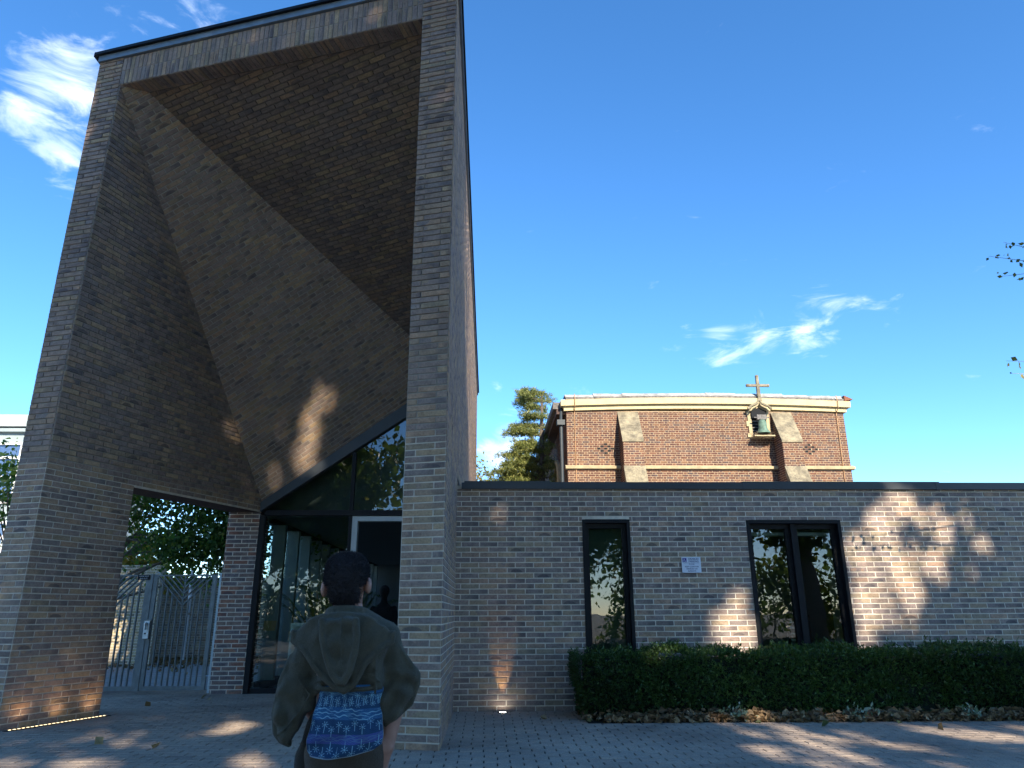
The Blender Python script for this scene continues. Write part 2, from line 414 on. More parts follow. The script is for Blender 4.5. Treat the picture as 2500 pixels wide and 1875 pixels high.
# ------------------------------------------------------------------ ground and paving
def ground_mat():
    mt, b = new_mat('ground_asphalt'); t = b.n('ShaderNodeTexCoord').outputs['Object']
    n1 = b.noise(t, .15, 5); n2 = b.noise(t, 30, 4)
    c = b.mix(.6, b.ramp(n1, [(.35, (.17, .165, .15)), (.65, (.25, .24, .215))]), b.ramp(n2, [(.3, (.6, .6, .6)), (.7, (1.2, 1.2, 1.2))]), 'MULTIPLY')
    finish(b, c, .95, n2, .01); return mt
def paver_mat():
    mt, b = new_mat('block_paver'); tco = b.n('ShaderNodeTexCoord')
    geo = b.n('ShaderNodeNewGeometry').outputs['Position']
    at = b.n('ShaderNodeAttribute', attribute_name='rnd').outputs['Fac']; orn = b.n('ShaderNodeObjectInfo').outputs['Random']
    r0 = b.math('FRACT', b.math('ADD', at, orn))
    n1 = b.noise(geo, 60, 5, .65); n2 = b.noise(geo, .7, 4, .6); n3 = b.noise(geo, 190, 3, .6)
    c = b.ramp(r0, [(0, (.36, .285, .225)), (.35, (.41, .325, .25)), (.7, (.38, .31, .245)), (1, (.45, .35, .265))])
    c = b.mix(1.0, c, b.ramp(n1, [(.3, (.68, .68, .7)), (.7, (1.25, 1.23, 1.22))]), 'MULTIPLY')
    c = b.mix(1.0, c, b.ramp(n2, [(.25, (.62, .62, .64)), (.5, (1, 1, 1)), (.75, (1.2, 1.2, 1.18))]), 'MULTIPLY')
    # pale lichen and worn aggregate flecks, thicker to the right of the pillar
    sx = b.n('ShaderNodeSeparateXYZ', {0: geo}).outputs[0]
    patch = b.math('MULTIPLY', b.mapr(n2, .36, .62), b.mapr(sx, -1.6, .3, .12, 1.0))
    fleck = b.math('MULTIPLY', b.mapr(b.noise(geo, 85, 3, .7), .60, .68), patch)
    c = b.mix(b.math('MULTIPLY', fleck, .75), c, rgb(.58, .58, .55))
    finish(b, c, .92, b.math('ADD', n1, n3), .006, 0, .08); return mt
M_PAVER = paver_mat()
g = MB().add([(-600, -600, -.03), (600, -600, -.03), (600, 900, -.03), (-600, 900, -.03)], [(0, 1, 2, 3)]).build('ground', ground_mat())
tag(g, kind='structure', label='open ground around the church site')
M_BED = simple('paving_joint_sand', (.035, .032, .03), .98, .3, 30)
pav = MB().box((-9, 1.0, -.028), (12, 14.6, -.012)).build('pavement', M_BED)
tag(pav, kind='structure', label='grey block paving in front of the entrance')
pb = Bricks(sink=.002)
pb.face((0, 0, -.008), X, Y, [(-7.6, 3.4), (10.5, 3.4), (10.5, 14.5), (-7.6, 14.5)], holes=[(1.28, 10.5, 9.72, 10.9)], L=.228, H=.128, jt=.0125, proud=.009, jit=.0018)
pb.build(pav, M_PAVER, 300, 'paver', 'paver_field')
M_PATH = simple('rear_path', (.30, .28, .26), .95, .2, 3)
pth = MB().box((-13, 14.6, -.028), (-4.7, 24, -.006)).build('path', M_PATH); tag(pth, kind='structure')

# ------------------------------------------------------------------ entrance tower
UF = np.array([.9567, -.2912, 0]); NF = np.array([-.2912, -.9567, 0])        # front plane: along, outward
OL = np.array([-6.17, 9.667, 0]); FW = 5.982; PL, PR = .465, .491             # outer left corner, width, pillar widths
AR = OL + UF * PL; RL = OL + UF * (FW - PR); RRc = OL + UF * FW
TOPZ, LINZ = 9.65, 9.15
UL = np.array([math.cos(R(69)), math.sin(R(69)), 0]); NL = np.cross(UL, Z)    # left inner wall: runs back, faces right
B_ = np.array([-4.14, 13.63, 3.276]); D_ = np.array([-.93, 13.63, 5.635]); A_ = AR + Z * LINZ
YG = 13.63
_n = np.cross(B_ - A_, D_ - A_); _n /= np.linalg.norm(_n)
R2 = RL - NF * .27 + Z * LINZ
_h = np.cross(_n, Z); _h = _h / np.linalg.norm(_h) * np.sign(_h[0] if abs(_h[0]) > 1e-6 else 1)
R1 = A_ + _h * (.27 / -(_h @ NF))                                             # where the lintel's back edge meets the middle fold
C2 = np.array([-.93, 13.43, 0]); C2[2] = A_[2] - (_n[0] * (C2[0] - A_[0]) + _n[1] * (C2[1] - A_[1])) / _n[2]
tower = empty('entrance_tower', (-3.2, 9, 0))
tag(tower, 'tall brown brick entrance tower with a folded brick recess above the glass doors', 'tower')
tb = Bricks()
PILL = [[.335, .13], [.13, .335]]; PILR = [[.13, .361], [.361, .13]]
tb.face(OL, UF, Z, [(0, 0), (PL, 0), (PL, TOPZ), (0, TOPZ)], widths=PILL, raked=3.3)
tb.face(OL, UF, Z, [(FW - PR, 0), (FW, 0), (FW, TOPZ), (FW - PR, TOPZ)], widths=PILR, raked=4.4)
# soldier courses of the lintel, and its underside
Ls = FW - PL - PR; npch = int(Ls / .0755); pit = Ls / npch
for k in range(npch):
    for row in (0, 1):
        a = k * pit + .005; z0 = LINZ + row * .25 + .004; z1 = z0 + .241
        tb.items.append((AR, UF, Z, NF, [(a, z0), (a + pit - .011, z0), (a + pit - .011, z1), (a, z1)], (a, a + pit - .011, z0, z1), .007 + random.uniform(-.0015, .0015), random.random(), True))
    a = k * pit + .005                                                       # underside: seen from below
    tb.items.append((A_, UF, -NF, np.array([0, 0, -1.0]), [(a, .004), (a + pit - .011, .004), (a + pit - .011, .262), (a, .262)][::1], (a, a + pit - .011, .004, .262), .006, random.random(), True))
# left inner wall with the gate opening
SB = 4.404; JS = 1.44; ZO = 3.10
tb.face(AR, UL, Z, [(0, 0), (SB, 0), (SB, 3.276), (0, LINZ)], holes=[(JS, 9, -1, ZO)], proud=.008, raked=3.3)
def plane_face(Us, pts, O, **k):
    """bricks on a sloping plane; courses run along Us"""
    Nn = np.cross(pts[1] - pts[0], pts[2] - pts[0]); Nn /= np.linalg.norm(Nn)
    if Nn @ (np.array([0, 0, CAM_H]) - pts[0]) < 0: Nn = -Nn
    U_ = Us - Nn * (Us @ Nn); U_ /= np.linalg.norm(U_); V_ = np.cross(Nn, U_)
    poly = [((p - O) @ U_, (p - O) @ V_) for p in pts]
    if area(poly) < 0: poly = poly[::-1]
    tb.face(O, U_, V_, poly, **k); return U_, V_, Nn
MU, MV, MN = plane_face(D_ - B_, [A_, B_, D_, C2, R1], B_, proud=.009)
fr_ = UF - 0
UPN = np.cross(R2 - R1, C2 - R1); UPN /= np.linalg.norm(UPN)
if UPN[2] > 0: UPN = -UPN
u0 = UF - UPN * (UF @ UPN); u0 /= np.linalg.norm(u0); w0 = np.cross(UPN, u0)
if w0[1] < 0: w0 = -w0
UPU = math.cos(R(9)) * u0 - math.sin(R(9)) * w0
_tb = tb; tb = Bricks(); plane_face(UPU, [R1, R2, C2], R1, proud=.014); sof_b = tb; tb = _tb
# right flank, over the wing behind
SF = np.array([.0033, 1.0, 0]); SF /= np.linalg.norm(SF); NS = np.cross(SF, Z)
tb.face(RRc, SF, Z, [(0, 0), (20, 0), (20, TOPZ), (0, TOPZ)], holes=[(3.0, 30, -1, 3.32)], proud=.008, hide=True)
tb.build(tower, M_TOWER, 300)
# upper fold: darker copy of the tower brick, its shade painted into the colour
M_SOFB = brick_mat('shaded_fold_brick', [tuple(c * .66 for c in p) for p in PAL_TOWER], haze=(.16, .13, .11)); sof_b.build(tower, M_SOFB, 0, rest='soffit_brickwork')

# masonry core behind the bricks (mortar faces)
def quadmesh(name, pts, mat, parent): return mesh_obj(name, pts, [tuple(range(len(pts)))], mat, parent)
core = MB()
def slab(pts, n, th):
    pts = [np.array(p) for p in pts]; n = np.array(n); k = len(pts); vs = pts + [p - n * th for p in pts]
    core.add(vs, [tuple(range(k)), tuple(range(2 * k - 1, k - 1, -1))] + [(i, k + i, k + (i + 1) % k, (i + 1) % k) for i in range(k)])
slab([OL, AR, AR + Z * TOPZ, OL + Z * TOPZ], NF, .30)
slab([RL, RRc - UF * .10, RRc - UF * .10 + Z * TOPZ, RL + Z * TOPZ], NF, .30)
slab([RRc - UF * .10, RRc - UF * .004, RRc - UF * .004 + Z * TOPZ, RRc - UF * .10 + Z * TOPZ], NF, .012)
slab([A_, RL + Z * LINZ, RL + Z * TOPZ, AR + Z * TOPZ], NF, .268)
lw = lambda s, z: AR + UL * s + Z * z
zl = lambda s: LINZ + (3.276 - LINZ) * s / SB
slab([lw(0, 0), lw(JS, 0), lw(JS, zl(JS)), lw(0, LINZ)], NL, .46)
slab([lw(JS, ZO), lw(SB, ZO), lw(SB, 3.276), lw(JS, zl(JS))], NL, .46)
sq = lambda s, z: RRc + SF * s + Z * z
slab([sq(.16, 0), sq(3.0, 0), sq(3.0, TOPZ), sq(.16, TOPZ)], NS, .44)
slab([sq(.014, 0), sq(.16, 0), sq(.16, TOPZ), sq(.014, TOPZ)], NS, .06)
slab([sq(3.0, 3.32), sq(20, 3.32), sq(20, TOPZ), sq(3.0, TOPZ)], NS, .44)
core.build('wall', M_MORTAR_T, tower)
core = MB(); slab([A_, B_, D_, C2, R1], MN, .12); core.build('folded_soffit', simple('pale_soffit_mortar', (.40, .36, .30), .95, .2, 9), tower)  # lighter mortar paints this fold brighter than the upper one
core = MB(); slab([R1, R2, C2], UPN, .12); core.build('folded_soffit', simple('shaded_soffit_mortar', (.13, .115, .10), .95, .2, 9), tower)  # dark mortar paints shade into the upper fold's joints
# outer left flank, rear and roof
oth = MB()
LO = OL - NF * .02; LB = np.array([-5.3, 28, 0])
gl_ = AR + UL * (SB + .5) - NL * .46
oth.add([OL + Z * ZO, gl_ + Z * ZO, LB + Z * ZO, LB + Z * TOPZ, OL + Z * TOPZ], [(0, 4, 3, 2, 1)])
oth.add([LB + Z * ZO, sq(20, 3.0), sq(20, TOPZ), LB + Z * TOPZ], [(0, 1, 2, 3)])
oth.build('rear_wall', M_MORTAR_T, tower)
rf = MB(); rp = [OL + Z * 9.655, RRc + Z * 9.655, sq(20, 9.655), LB + Z * 9.655]
rf.add(rp + [p + Z * .1 for p in rp], [(3, 2, 1, 0), (4, 5, 6, 7)]); rf.build('roof', M_LEAD, tower)
tr = MB()
e = .055
c0 = OL + NF * e - UF * e; c1 = RRc + NF * e + UF * e; c2 = sq(20, 0) + NS * e; c3 = LB - NS * e
for (p, q) in ((c0, c1), (c1, c2), (c2, c3), (c3, c0)):
    tr.bar(p + Z * 9.785, q + Z * 9.785, .07, .05)
tr.build('roof_trim', M_BLACK, tower)
fs = MB(); fs.bar(OL + NF * .02 + Z * 9.707, RRc + NF * .02 + Z * 9.707, .05, .105); fs.bar(RRc + NS * .02 + Z * 9.707, sq(20, 0) + NS * .02 + Z * 9.707, .05, .105); fs.build('roof_fascia', M_LEAD, tower)
# the opening: soffit and far pier
so_ = MB(); k = [lw(JS, ZO - .004), lw(SB + .03, ZO - .004)]; so_.add([k[0], k[1], k[1] - NL * .5, k[0] - NL * .5], [(0, 1, 2, 3)]); so_.build('soffit', M_DARKSOF, tower)
pier = MB(); pier.box((-4.72, 13.60, 0), (-4.15, 14.15, ZO - .006)); pr_o = pier.build('pier', M_MORTAR_T, tower)
ppb = Bricks(); ppb.face((-4.72, 13.60, 0), X, Z, [(0, 0), (.57, 0), (.57, ZO - .01), (0, ZO - .01)], start=.03)
ppb.face((-4.15, 13.60, 0), Y, Z, [(0, 0), (.55, 0), (.55, ZO - .01), (0, ZO - .01)], hide=True)
ppb.build(pr_o, M_PIER, 90)

# ---- glazed screen under the folded brick
scr = empty('entrance_screen', (-2.6, YG, 0)); tag(scr, 'black framed glass entrance screen with sloping top under the brick recess', 'glazed screen')
rk = (D_[2] - B_[2]) / (D_[0] - B_[0]); rz = lambda x: B_[2] + rk * (x - B_[0])
hd = MB(); hd.prism([(-4.14, rz(-4.14)), (-.93, rz(-.93)), (-.93, rz(-.93) - .30), (-4.14, rz(-4.14) - .17)], lambda u, v, t: (u, t, v - .006), YG - .10, YG + .06)
hd.build('raking_head', M_TRIM, scr)
fr = MB()
def vbar(x0, x1, z0, z1, d=.09): fr.box((x0, YG - d, z0), (x1, YG + .05, z1))
vbar(-4.135, -4.045, 0, 3.03); vbar(-4.045, -.95, 3.03, 3.10); vbar(-2.52, -2.455, 3.10, rz(-2.49) - .27, .07)
vbar(-4.045, -2.52, 0, .09, .05); vbar(-2.52, -2.455, 0, 3.03, .06)
vbar(-4.04, -.95, 3.10, 3.13, .05)
fr.build('frame', M_BLACK, scr)
gp = MB(); gp.add([(-4.05, YG, .08), (-2.5, YG, .08), (-2.5, YG, 3.04), (-4.05, YG, 3.04)], [(0, 1, 2, 3)]); gp.build('pane', M_GLASS, scr)
gp = MB(); gp.add([(-4.05, YG, 3.09), (-2.5, YG, 3.09), (-2.5, YG, rz(-2.5) - .2), (-4.05, YG, rz(-4.05) - .1)], [(0, 1, 2, 3)]); gp.build('pane', M_GLASS, scr)
gp = MB(); gp.add([(-2.48, YG, 3.09), (-.95, YG, 3.09), (-.95, YG, rz(-.95) - .2), (-2.48, YG, rz(-2.48) - .2)], [(0, 1, 2, 3)]); gp.build('pane', M_GLASS, scr)
df = MB(); df.box((-2.455, YG - .05, 0), (-2.355, YG + .12, 3.02)); df.box((-2.355, YG - .05, 2.93), (-.95, YG + .12, 3.02))
df.build('door_frame', M_WHITEFR, scr)
dl = MB(); dl.box((-1.0, YG + .1, .02), (-.955, YG + 1.3, 2.9)); dl.build('open_door_leaf', M_BLACK, scr)

# ---- lobby behind the glass
lob = empty('lobby', (-2.5, 20, 0)); tag(lob, 'dim lobby behind the glass with tall window wall on its left', 'room', kind='structure')
M_LOBF = simple('lobby_floor', (.10, .10, .10), .35, .15, 2); M_LOBW = simple('lobby_wall', (.16, .17, .17), .9, .06, 2, bump=0)
M_FIN = simple('pale_window_fin', (.25, .29, .28), .6, .05, 2, bump=0)
lb = MB(); lb.box((-4.14, YG + .06, -.005), (-.93, 27.9, .004)); lb.build('lobby_floor', M_LOBF, lob)
lb = MB(); lb.box((-4.4, YG + .3, 3.04), (-.5, 28, 3.14)); lb.box((-.95, YG + .06, 0), (-.90, 28, 5.7)); lb.box((-4.14, 27.9, 0), (-.93, 28.0, 3.04))
lb.box((-4.16, YG + .55, 3.14), (-.9, YG + .62, 5.9)); lb.build('lobby_wall', M_LOBW, lob)
fn = MB(); fn.box((-4.14, 14.15, 2.96), (-4.02, 27.9, 3.04)); fn.box((-4.14, 14.15, 0), (-4.02, 27.9, .14)); fn.build('lobby_window_rail', M_DARK, lob)
y = 14.5
while y < 27.5:
    f_ = MB(); f_.box((-4.14, y, .14), (-3.9, y + .14, 2.96)); f_.build('window_fin', M_FIN, lob); y += 1.05
gp = MB(); gp.add([(-4.08, 14.15, .1), (-4.08, 27.9, .1), (-4.08, 27.9, 2.98), (-4.08, 14.15, 2.98)], [(0, 1, 2, 3)]); gp.build('pane', M_GLASS2, lob)

# ------------------------------------------------------------------ low wing
YW = 10.93
wing = empty('side_wing', (4, YW, 0)); tag(wing, 'long low brick wing with dark coping and two black windows', 'building')
W1 = (1.445, 2.157, .62, 2.632); W2 = (3.93, 5.372, .62, 2.622)
wb = Bricks()
wb.face((-.44, YW, 0), X, Z, [(0, 0), (12.6, 0), (12.6, 3.09), (0, 3.09)], holes=[(W[0] + .44, W[1] + .44, W[2], W[3]) for W in (W1, W2)], proud=.0055, start=.09)
wb.build(wing, M_WING, 300)
wc = MB()
xs = [-.44, W1[0], W1[1], W2[0], W2[1], 12.16]
for i in range(5):
    if i in (1, 3):
        W = W1 if i == 1 else W2
        wc.box((xs[i], YW, 0), (xs[i + 1], YW + .3, W[2])); wc.box((xs[i], YW, W[3]), (xs[i + 1], YW + .3, 3.14))
    else: wc.box((xs[i], YW, 0), (xs[i + 1], YW + .3, 3.14))
wc.build('wall', M_MORTAR, wing)
wr = MB(); wr.box((-.44, YW + .3, 3.02), (12.16, 22.5, 3.12)); wr.box((12.0, YW + .3, 0), (12.16, 22.5, 3.02)); wr.box((-.4, 22.3, 0), (12.16, 22.5, 3.02)); wr.build('flat_roof', M_LEAD, wing)
x = -.365; n = 0
for x2 in (.94, 3.95, 6.96, 9.97, 12.2):
    c = MB(); c.box((x, YW - .055, 3.085), (x2 - .004, YW + .34, 3.178)); c.box((x + .04 * (n == 0), YW - .03, 3.178), (x2 - .004, YW + .30, 3.193 + (.012 if n % 2 == 0 else 0)))
    c.build('coping', M_TRIM, wing); x = x2; n += 1
for xx in (.94, 3.95, 6.96):
    c = MB(); c.box((xx - .03, YW - .060, 3.08), (xx + .026, YW + .3, 3.20)); c.build('coping_joint', M_TRIM, wing)
c = MB(); c.box((-.10, YW - .05, 3.178), (-.06, YW, 3.215)); c.build('coping_clip', M_TRIM, wing)
def window(W, mull=None):
    x0, x1, z0, z1 = W
    f = MB(); yf = YW + .02
    f.box((x0 - .002, YW - .012, z0), (x0 + .045, YW + .20, z1)); f.box((x1 - .045, YW - .012, z0), (x1 + .002, YW + .20, z1))
    f.box((x0 + .045, YW - .014, z1 - .05), (x1 - .045, YW + .20, z1 + .002)); f.box((x0 + .045, YW - .02, z0), (x1 - .045, YW + .2, z0 + .05))
    wo = f.build('window', M_BLACK, wing)
    s = MB(); a, b_ = x0 + .045, x1 - .045
    segs = [(a, b_)] if mull is None else [(a, mull - .03), (mull + .03, b_)]
    for (p, q) in segs:
        s.box((p, YW + .09, z0 + .05), (p + .06, YW + .17, z1 - .05)); s.box((q - .06, YW + .09, z0 + .05), (q, YW + .17, z1 - .05)); s.box((p + .06, YW + .09, z1 - .12), (q - .06, YW + .17, z1 - .05)); s.box((p + .06, YW + .09, z0 + .05), (q - .06, YW + .17, z0 + .12))
    if mull is not None: s.box((mull - .03, YW + .03, z0 + .05), (mull + .03, YW + .17, z1 - .05))
    s.build('sash', M_BLACK, wo)
    for (p, q) in segs:
        gpn = MB(); gpn.add([(p + .05, YW + .13, z0 + .1), (q - .05, YW + .13, z0 + .1), (q - .05, YW + .13, z1 - .1), (p + .05, YW + .13, z1 - .1)], [(0, 1, 2, 3)]); gpn.build('pane', M_GLASS, wo)
window(W1); window(W2, 4.645)
# rooms behind the two windows
M_ROOM = simple('room_wall', (.20, .21, .20), .9, .05, 2, bump=0); M_REVEAL = simple('white_reveal', (.66, .70, .68), .7, .04, 2, bump=0)
rm = MB(); rm.box((1.0, 13.4, 0), (8.0, 13.5, 3.02)); rm.box((2.9, 11.3, 0), (3.0, 13.4, 3.02)); rm.box((.9, 11.3, 0), (1.0, 13.4, 3.02)); rm.box((8.0, 11.3, 0), (8.1, 13.4, 3.02)); rm.build('room_wall', M_ROOM, wing)
rv = MB(); rv.box((5.33, YW + .2, .62), (5.36, YW + .55, 2.55)); rv.box((3.95, YW + .3, 2.42), (5.33, YW + .5, 2.47)); rv.build('window_reveal', M_REVEAL, wing)
bl = MB(); bl.box((1.5, YW + .28, .6), (2.1, YW + .29, 2.6)); bl.build('roller_blind', simple('green_blind', (.10, .15, .125), .9, .05, 3, bump=0), wing)

# ------------------------------------------------------------------ gate and what lies beyond it
YGT = 13.78
gate = empty('steel_gate', (-5.6, YGT, 0)); tag(gate, 'grey steel gate with vertical bars and chevron tops beside the tower', 'gate')
def gate_leaf(xl, xr, xc, zc, xh):
    """one leaf: frame, chevron bars meeting on xc at zc, uprights"""
    f = MB(); t = .045
    f.box((xl, YGT - .03, .05), (xl + .07, YGT + .03, 1.99)); f.box((xr - .07, YGT - .03, .05), (xr, YGT + .03, 1.99))
    f.box((xl + .07, YGT - .03, 1.965), (xr - .07, YGT + .03, 1.99)); f.box((xl + .07, YGT - .03, .05), (xr - .07, YGT + .03, .12))
    f.build('gate_frame', M_GATE, gate)
    a, b_ = xl + .07, xr - .07
    zl_ = lambda x: zc + (1.965 - zc) * abs(x - xc) / max(.01, (xc - a) if x < xc else (b_ - xc))
    n = 5
    for side in (-1, 1):
        end = a if side < 0 else b_
        if abs(end - xc) < .1: continue
        for k in range(n):
            fr_k = k / n
            p = (xc, YGT, zc + (1.965 - zc) * fr_k); q = (xc + (end - xc) * (1 - fr_k), YGT, 1.965)
            mb = MB(); mb.bar(p, q, .05, .018); mb.build('chevron_bar', M_GATE, gate)
    mb = MB(); mb.box((xc - .006, YGT - .025, zc), (xc + .006, YGT + .025, 1.965)); mb.build('chevron_bar', M_GATE, gate)
    m_ = int(round((b_ - a) / .098))
    for k in range(1, m_):
        xx = a + (b_ - a) * k / m_
        mb = MB(); mb.box((xx - .008, YGT - .025, .12), (xx + .008, YGT + .025, zl_(xx) - .005)); mb.build('upright_bar', M_GATE, gate)
gate_leaf(-5.98, -4.86, -5.42, 1.46, 0)
gate_leaf(-7.16, -6.04, -6.60, 1.46, 0)
mb = MB(); mb.box((-6.035, YGT - .04, .04), (-5.985, YGT + .04, 2.0)); mb.build('meeting_stile', M_GATE, gate)
lkm = simple('brushed_lock_plate', (.46, .50, .52), .35, .15, 20, metal=.7)
mb = MB(); mb.box((-6.02, YGT - .075, .90), (-5.925, YGT - .045, 1.20)); lk = mb.build('lock_plate', lkm, gate)
mb = MB(); mb.tube([(-5.985, YGT - .075, 1.15), (-5.985, YGT - .12, 1.15)], .022, 10); mb.tube([(-5.985, YGT - .115, 1.16), (-5.975, YGT - .12, 1.05)], .017, 8); mb.build('lock_handle', lkm, lk)
mb = MB(); mb.tube([(-5.98, YGT - .073, .985), (-5.98, YGT - .08, .985)], .016, 10); mb.build('keyhole', M_BLACK, lk)
mb = MB(); mb.box((-6.03, YGT - .06, .90), (-5.915, YGT + .02, .915)); mb.box((-6.03, YGT - .06, 1.205), (-5.915, YGT + .02, 1.22)); mb.build('lock_shelf', M_GATE, lk)
mb = MB(); mb.tube([(-5.97, YGT, 1.98), (-5.95, YGT, 2.02), (-5.91, YGT, 2.03), (-5.88, YGT, 2.02), (-5.86, YGT, 1.98)], .008, 6); mb.build('top_loop', M_GALV, gate)

def text_mesh(name, body, size, mat, parent, M4, extr=.0006, align='CENTER', bold=0.0):
    cu = bpy.data.curves.new(name, 'FONT'); cu.body = body; cu.size = size; cu.align_x = align; cu.align_y = 'CENTER'; cu.extrude = extr; cu.offset = bold
    to = bpy.data.objects.new(name, cu); COL.objects.link(to)
    dg = bpy.context.evaluated_depsgraph_get(); me = bpy.data.meshes.new_from_object(to.evaluated_get(dg)); bpy.data.objects.remove(to)
    me.materials.clear(); me.materials.append(mat); me.transform(M4); me.name = name
    o = bpy.data.objects.new(name, me); COL.objects.link(o); o.parent = parent
    if parent.type == 'EMPTY': o.matrix_parent_inverse = Matrix.Translation(-parent.location)
    return o
def upright(x, y, z): return Matrix.Translation((x, y, z)) @ Matrix.Rotation(R(90), 4, 'X')
pq = MB(); pq.box((-6.26, YGT - .05, 1.90), (-6.045, YGT - .035, 1.985)); pqo = pq.build('gate_plaque', M_BLACK, None)
tag(pqo, 'small black plaque with pale lettering on top of the steel gate', 'sign')
M_LET = simple('pale_lettering', (.55, .58, .60), .6, .03, 3, bump=0)
text_mesh('lettering', 'PLEASE SHUT', .030, M_LET, pqo, upright(-6.152, YGT - .0515, 1.962)); text_mesh('lettering', 'THE GATE', .030, M_LET, pqo, upright(-6.152, YGT - .0515, 1.922))
gpst = MB(); gpst.box((-4.81, YGT - .03, 0), (-4.765, YGT + .03, 2.02)); gp_o = gpst.build('gate_post', M_GALV); tag(gp_o, 'galvanised pale steel gate post beside the red brick pier', 'post')
hng = MB(); hng.tube([(-4.86, YGT - .02, .28), (-4.80, YGT - .02, .28)], .012, 6); hng.build('gate_hinge', M_GALV, gp_o)

# boundary wall far behind the gate, with a stone cap and litter at its foot
bw = empty('boundary_wall', (-9, 24, 0)); tag(bw, 'shaded grey brick garden wall seen through the gate bars', 'wall')
mw = MB(); mw.box((-14.5, 24, 0), (-4.6, 24.3, 2.3)); mw.build('wall', M_MORTAR, bw)
cp = MB(); cp.box((-14.5, 23.95, 2.3), (-4.6, 24.35, 2.42)); cp.build('wall_cap', M_CONC, bw)
b2 = Bricks(); b2.face((-14.5, 24, 0), X, Z, [(0, 0), (9.9, 0), (9.9, 2.3), (0, 2.3)], hide=True); M_GARD = brick_mat('garden_brick', [(.42, .36, .25), (.34, .30, .24), (.46, .38, .26), (.27, .24, .2), (.39, .33, .24), (.36, .27, .19)]); b2.build(bw, M_GARD, 0)
lw2 = empty('yellow_wall', (-11.3, 21, 0)); tag(lw2, 'sunlit yellow brick wall at the far left behind the gate', 'wall')
M_YEL = brick_mat('yellow_brick', [(.42, .34, .20), (.36, .29, .18), (.46, .37, .21), (.33, .27, .18), (.40, .31, .17), (.44, .36, .23)], haze=(.5, .44, .32))
mw = MB(); mw.box((-15.0, 21.0, 0), (-8.95, 21.3, 2.62)); mw.build('wall', M_MORTAR, lw2)
b2 = Bricks(); b2.face((-15, 21, 0), X, Z, [(0, 0), (6.05, 0), (6.05, 2.62), (0, 2.62)], hide=True); b2.build(lw2, M_YEL, 0)
dp = MB(); dp.tube([(-8.08, 21, 1.35), (-8.1, 21, 2.55)], .05, 10); dp.tube([(-8.06, 20.95, .15), (-8.08, 21, 1.3)], .045, 10); dpo = dp.build('downpipe', simple('white_pipe', (.62, .64, .66), .5, .1, 8)); tag(dpo, 'white plastic downpipe standing behind the gate bars', 'pipe')

# pale building at far left
lbd = empty('pale_building', (-23, 30, 0)); tag(lbd, 'pale grey building with white framed windows left of the tower', 'building')
M_PALE = simple('pale_cladding', (.30, .36, .37), .8, .08, 1.5); M_WFR = simple('white_window_frame', (.72, .72, .68), .5, .04, 3, bump=0); M_CURT = simple('blue_curtain', (.10, .15, .30), .9, .35, 14, bump=.01)
b3 = MB(); b3.box((-30, 30, 0), (-18.5, 40, 8.75)); b3.build('wall', M_PALE, lbd)
b3 = MB(); b3.box((-30.2, 29.7, 8.75), (-18.3, 40.2, 9.25)); b3.build('parapet', simple('grey_parapet', (.36, .41, .40), .8, .12, 2), lbd)
b3 = MB(); b3.box((-30.1, 29.8, 8.55), (-18.4, 30, 8.70)); b3.build('parapet_band', M_PALE, lbd)
for i in range(4):
    for zb in (5.6, 2.4):
        x0 = -20.55 - i * 2.35; f = MB()
        zt = zb + 2.5
        for (a, b_, c_, d_) in ((0, .09, 0, 2.5), (1.41, 1.5, 0, 2.5), (.09, 1.41, 0, .09), (.09, 1.41, 2.41, 2.5), (.09, 1.41, 1.02, 1.12), (.09, 1.41, 1.82, 1.92)):
            f.box((x0 + a, 29.88, zb + c_), (x0 + b_, 30.02, zb + d_))
        wo = f.build('window', M_WFR, lbd)
        cmb = MB(); cmb.add([(x0 + .05, 29.985, zb + .05), (x0 + 1.45, 29.985, zb + .05), (x0 + 1.45, 29.985, zt - .05), (x0 + .05, 29.985, zt - .05)], [(0, 1, 2, 3)]); cmb.build('curtain', M_CURT, wo)
        gmb = MB(); gmb.add([(x0 + .05, 29.95, zb + .05), (x0 + 1.45, 29.95, zb + .05), (x0 + 1.45, 29.95, zt - .05), (x0 + .05, 29.95, zt - .05)], [(0, 1, 2, 3)]); gmb.build('pane', M_GLASS2, wo)

# ------------------------------------------------------------------ old church behind the wing
YC = 24.0; CX0, CX1 = 2.75, 12.45
ch = empty('old_church', (7.6, YC, 0)); tag(ch, 'old red brick church with cream cornice and bell niche behind the wing', 'church')
zt = lambda x: 7.93 + .10 * (1 - ((x - 7.6) / 4.85) ** 2)
bm_ = MB(); bm_.box((CX0, YC, 0), (CX1, 44, 7.95)); bm_.build('wall', M_MORTAR_C, ch)
NI = (9.15, 9.70, 7.03, 8.03)
cb = Bricks()
B1, B2 = (4.54, 5.205), (9.895, 10.565)
vent_cells = []
for vx in (4.06, 11.10):
    for (i, j) in ((0, 2), (-1, 1), (1, 1), (-2, 0), (0, 0), (2, 0), (-1, -1), (1, -1), (0, -2)):
        vent_cells.append((vx + i * .118 - .05, vx + i * .118 + .05, (86 + j) * .0766 - .004, (86 + j) * .0766 + .0685))
hs = [(NI[0] - CX0, NI[1] - CX0, NI[2], NI[3])] + [(a - CX0, b_ - CX0, c_, d_) for a, b_, c_, d_ in vent_cells]
cb.face((CX0, YC, 0), X, Z, [(0, 4.6), (CX1 - CX0, 4.6), (CX1 - CX0, 7.93), (0, 7.93)], holes=hs, L=.222, H=.0645, jt=.0121, proud=.008, pattern='flemish')
cb.face((CX0, YC + 14, 0), -Y, Z, [(0, 4.6), (14, 4.6), (14, 7.93), (0, 7.93)], L=.222, H=.0645, jt=.0121, pattern='flemish', hide=True)
cb.build(ch, M_CHURCH, 300)
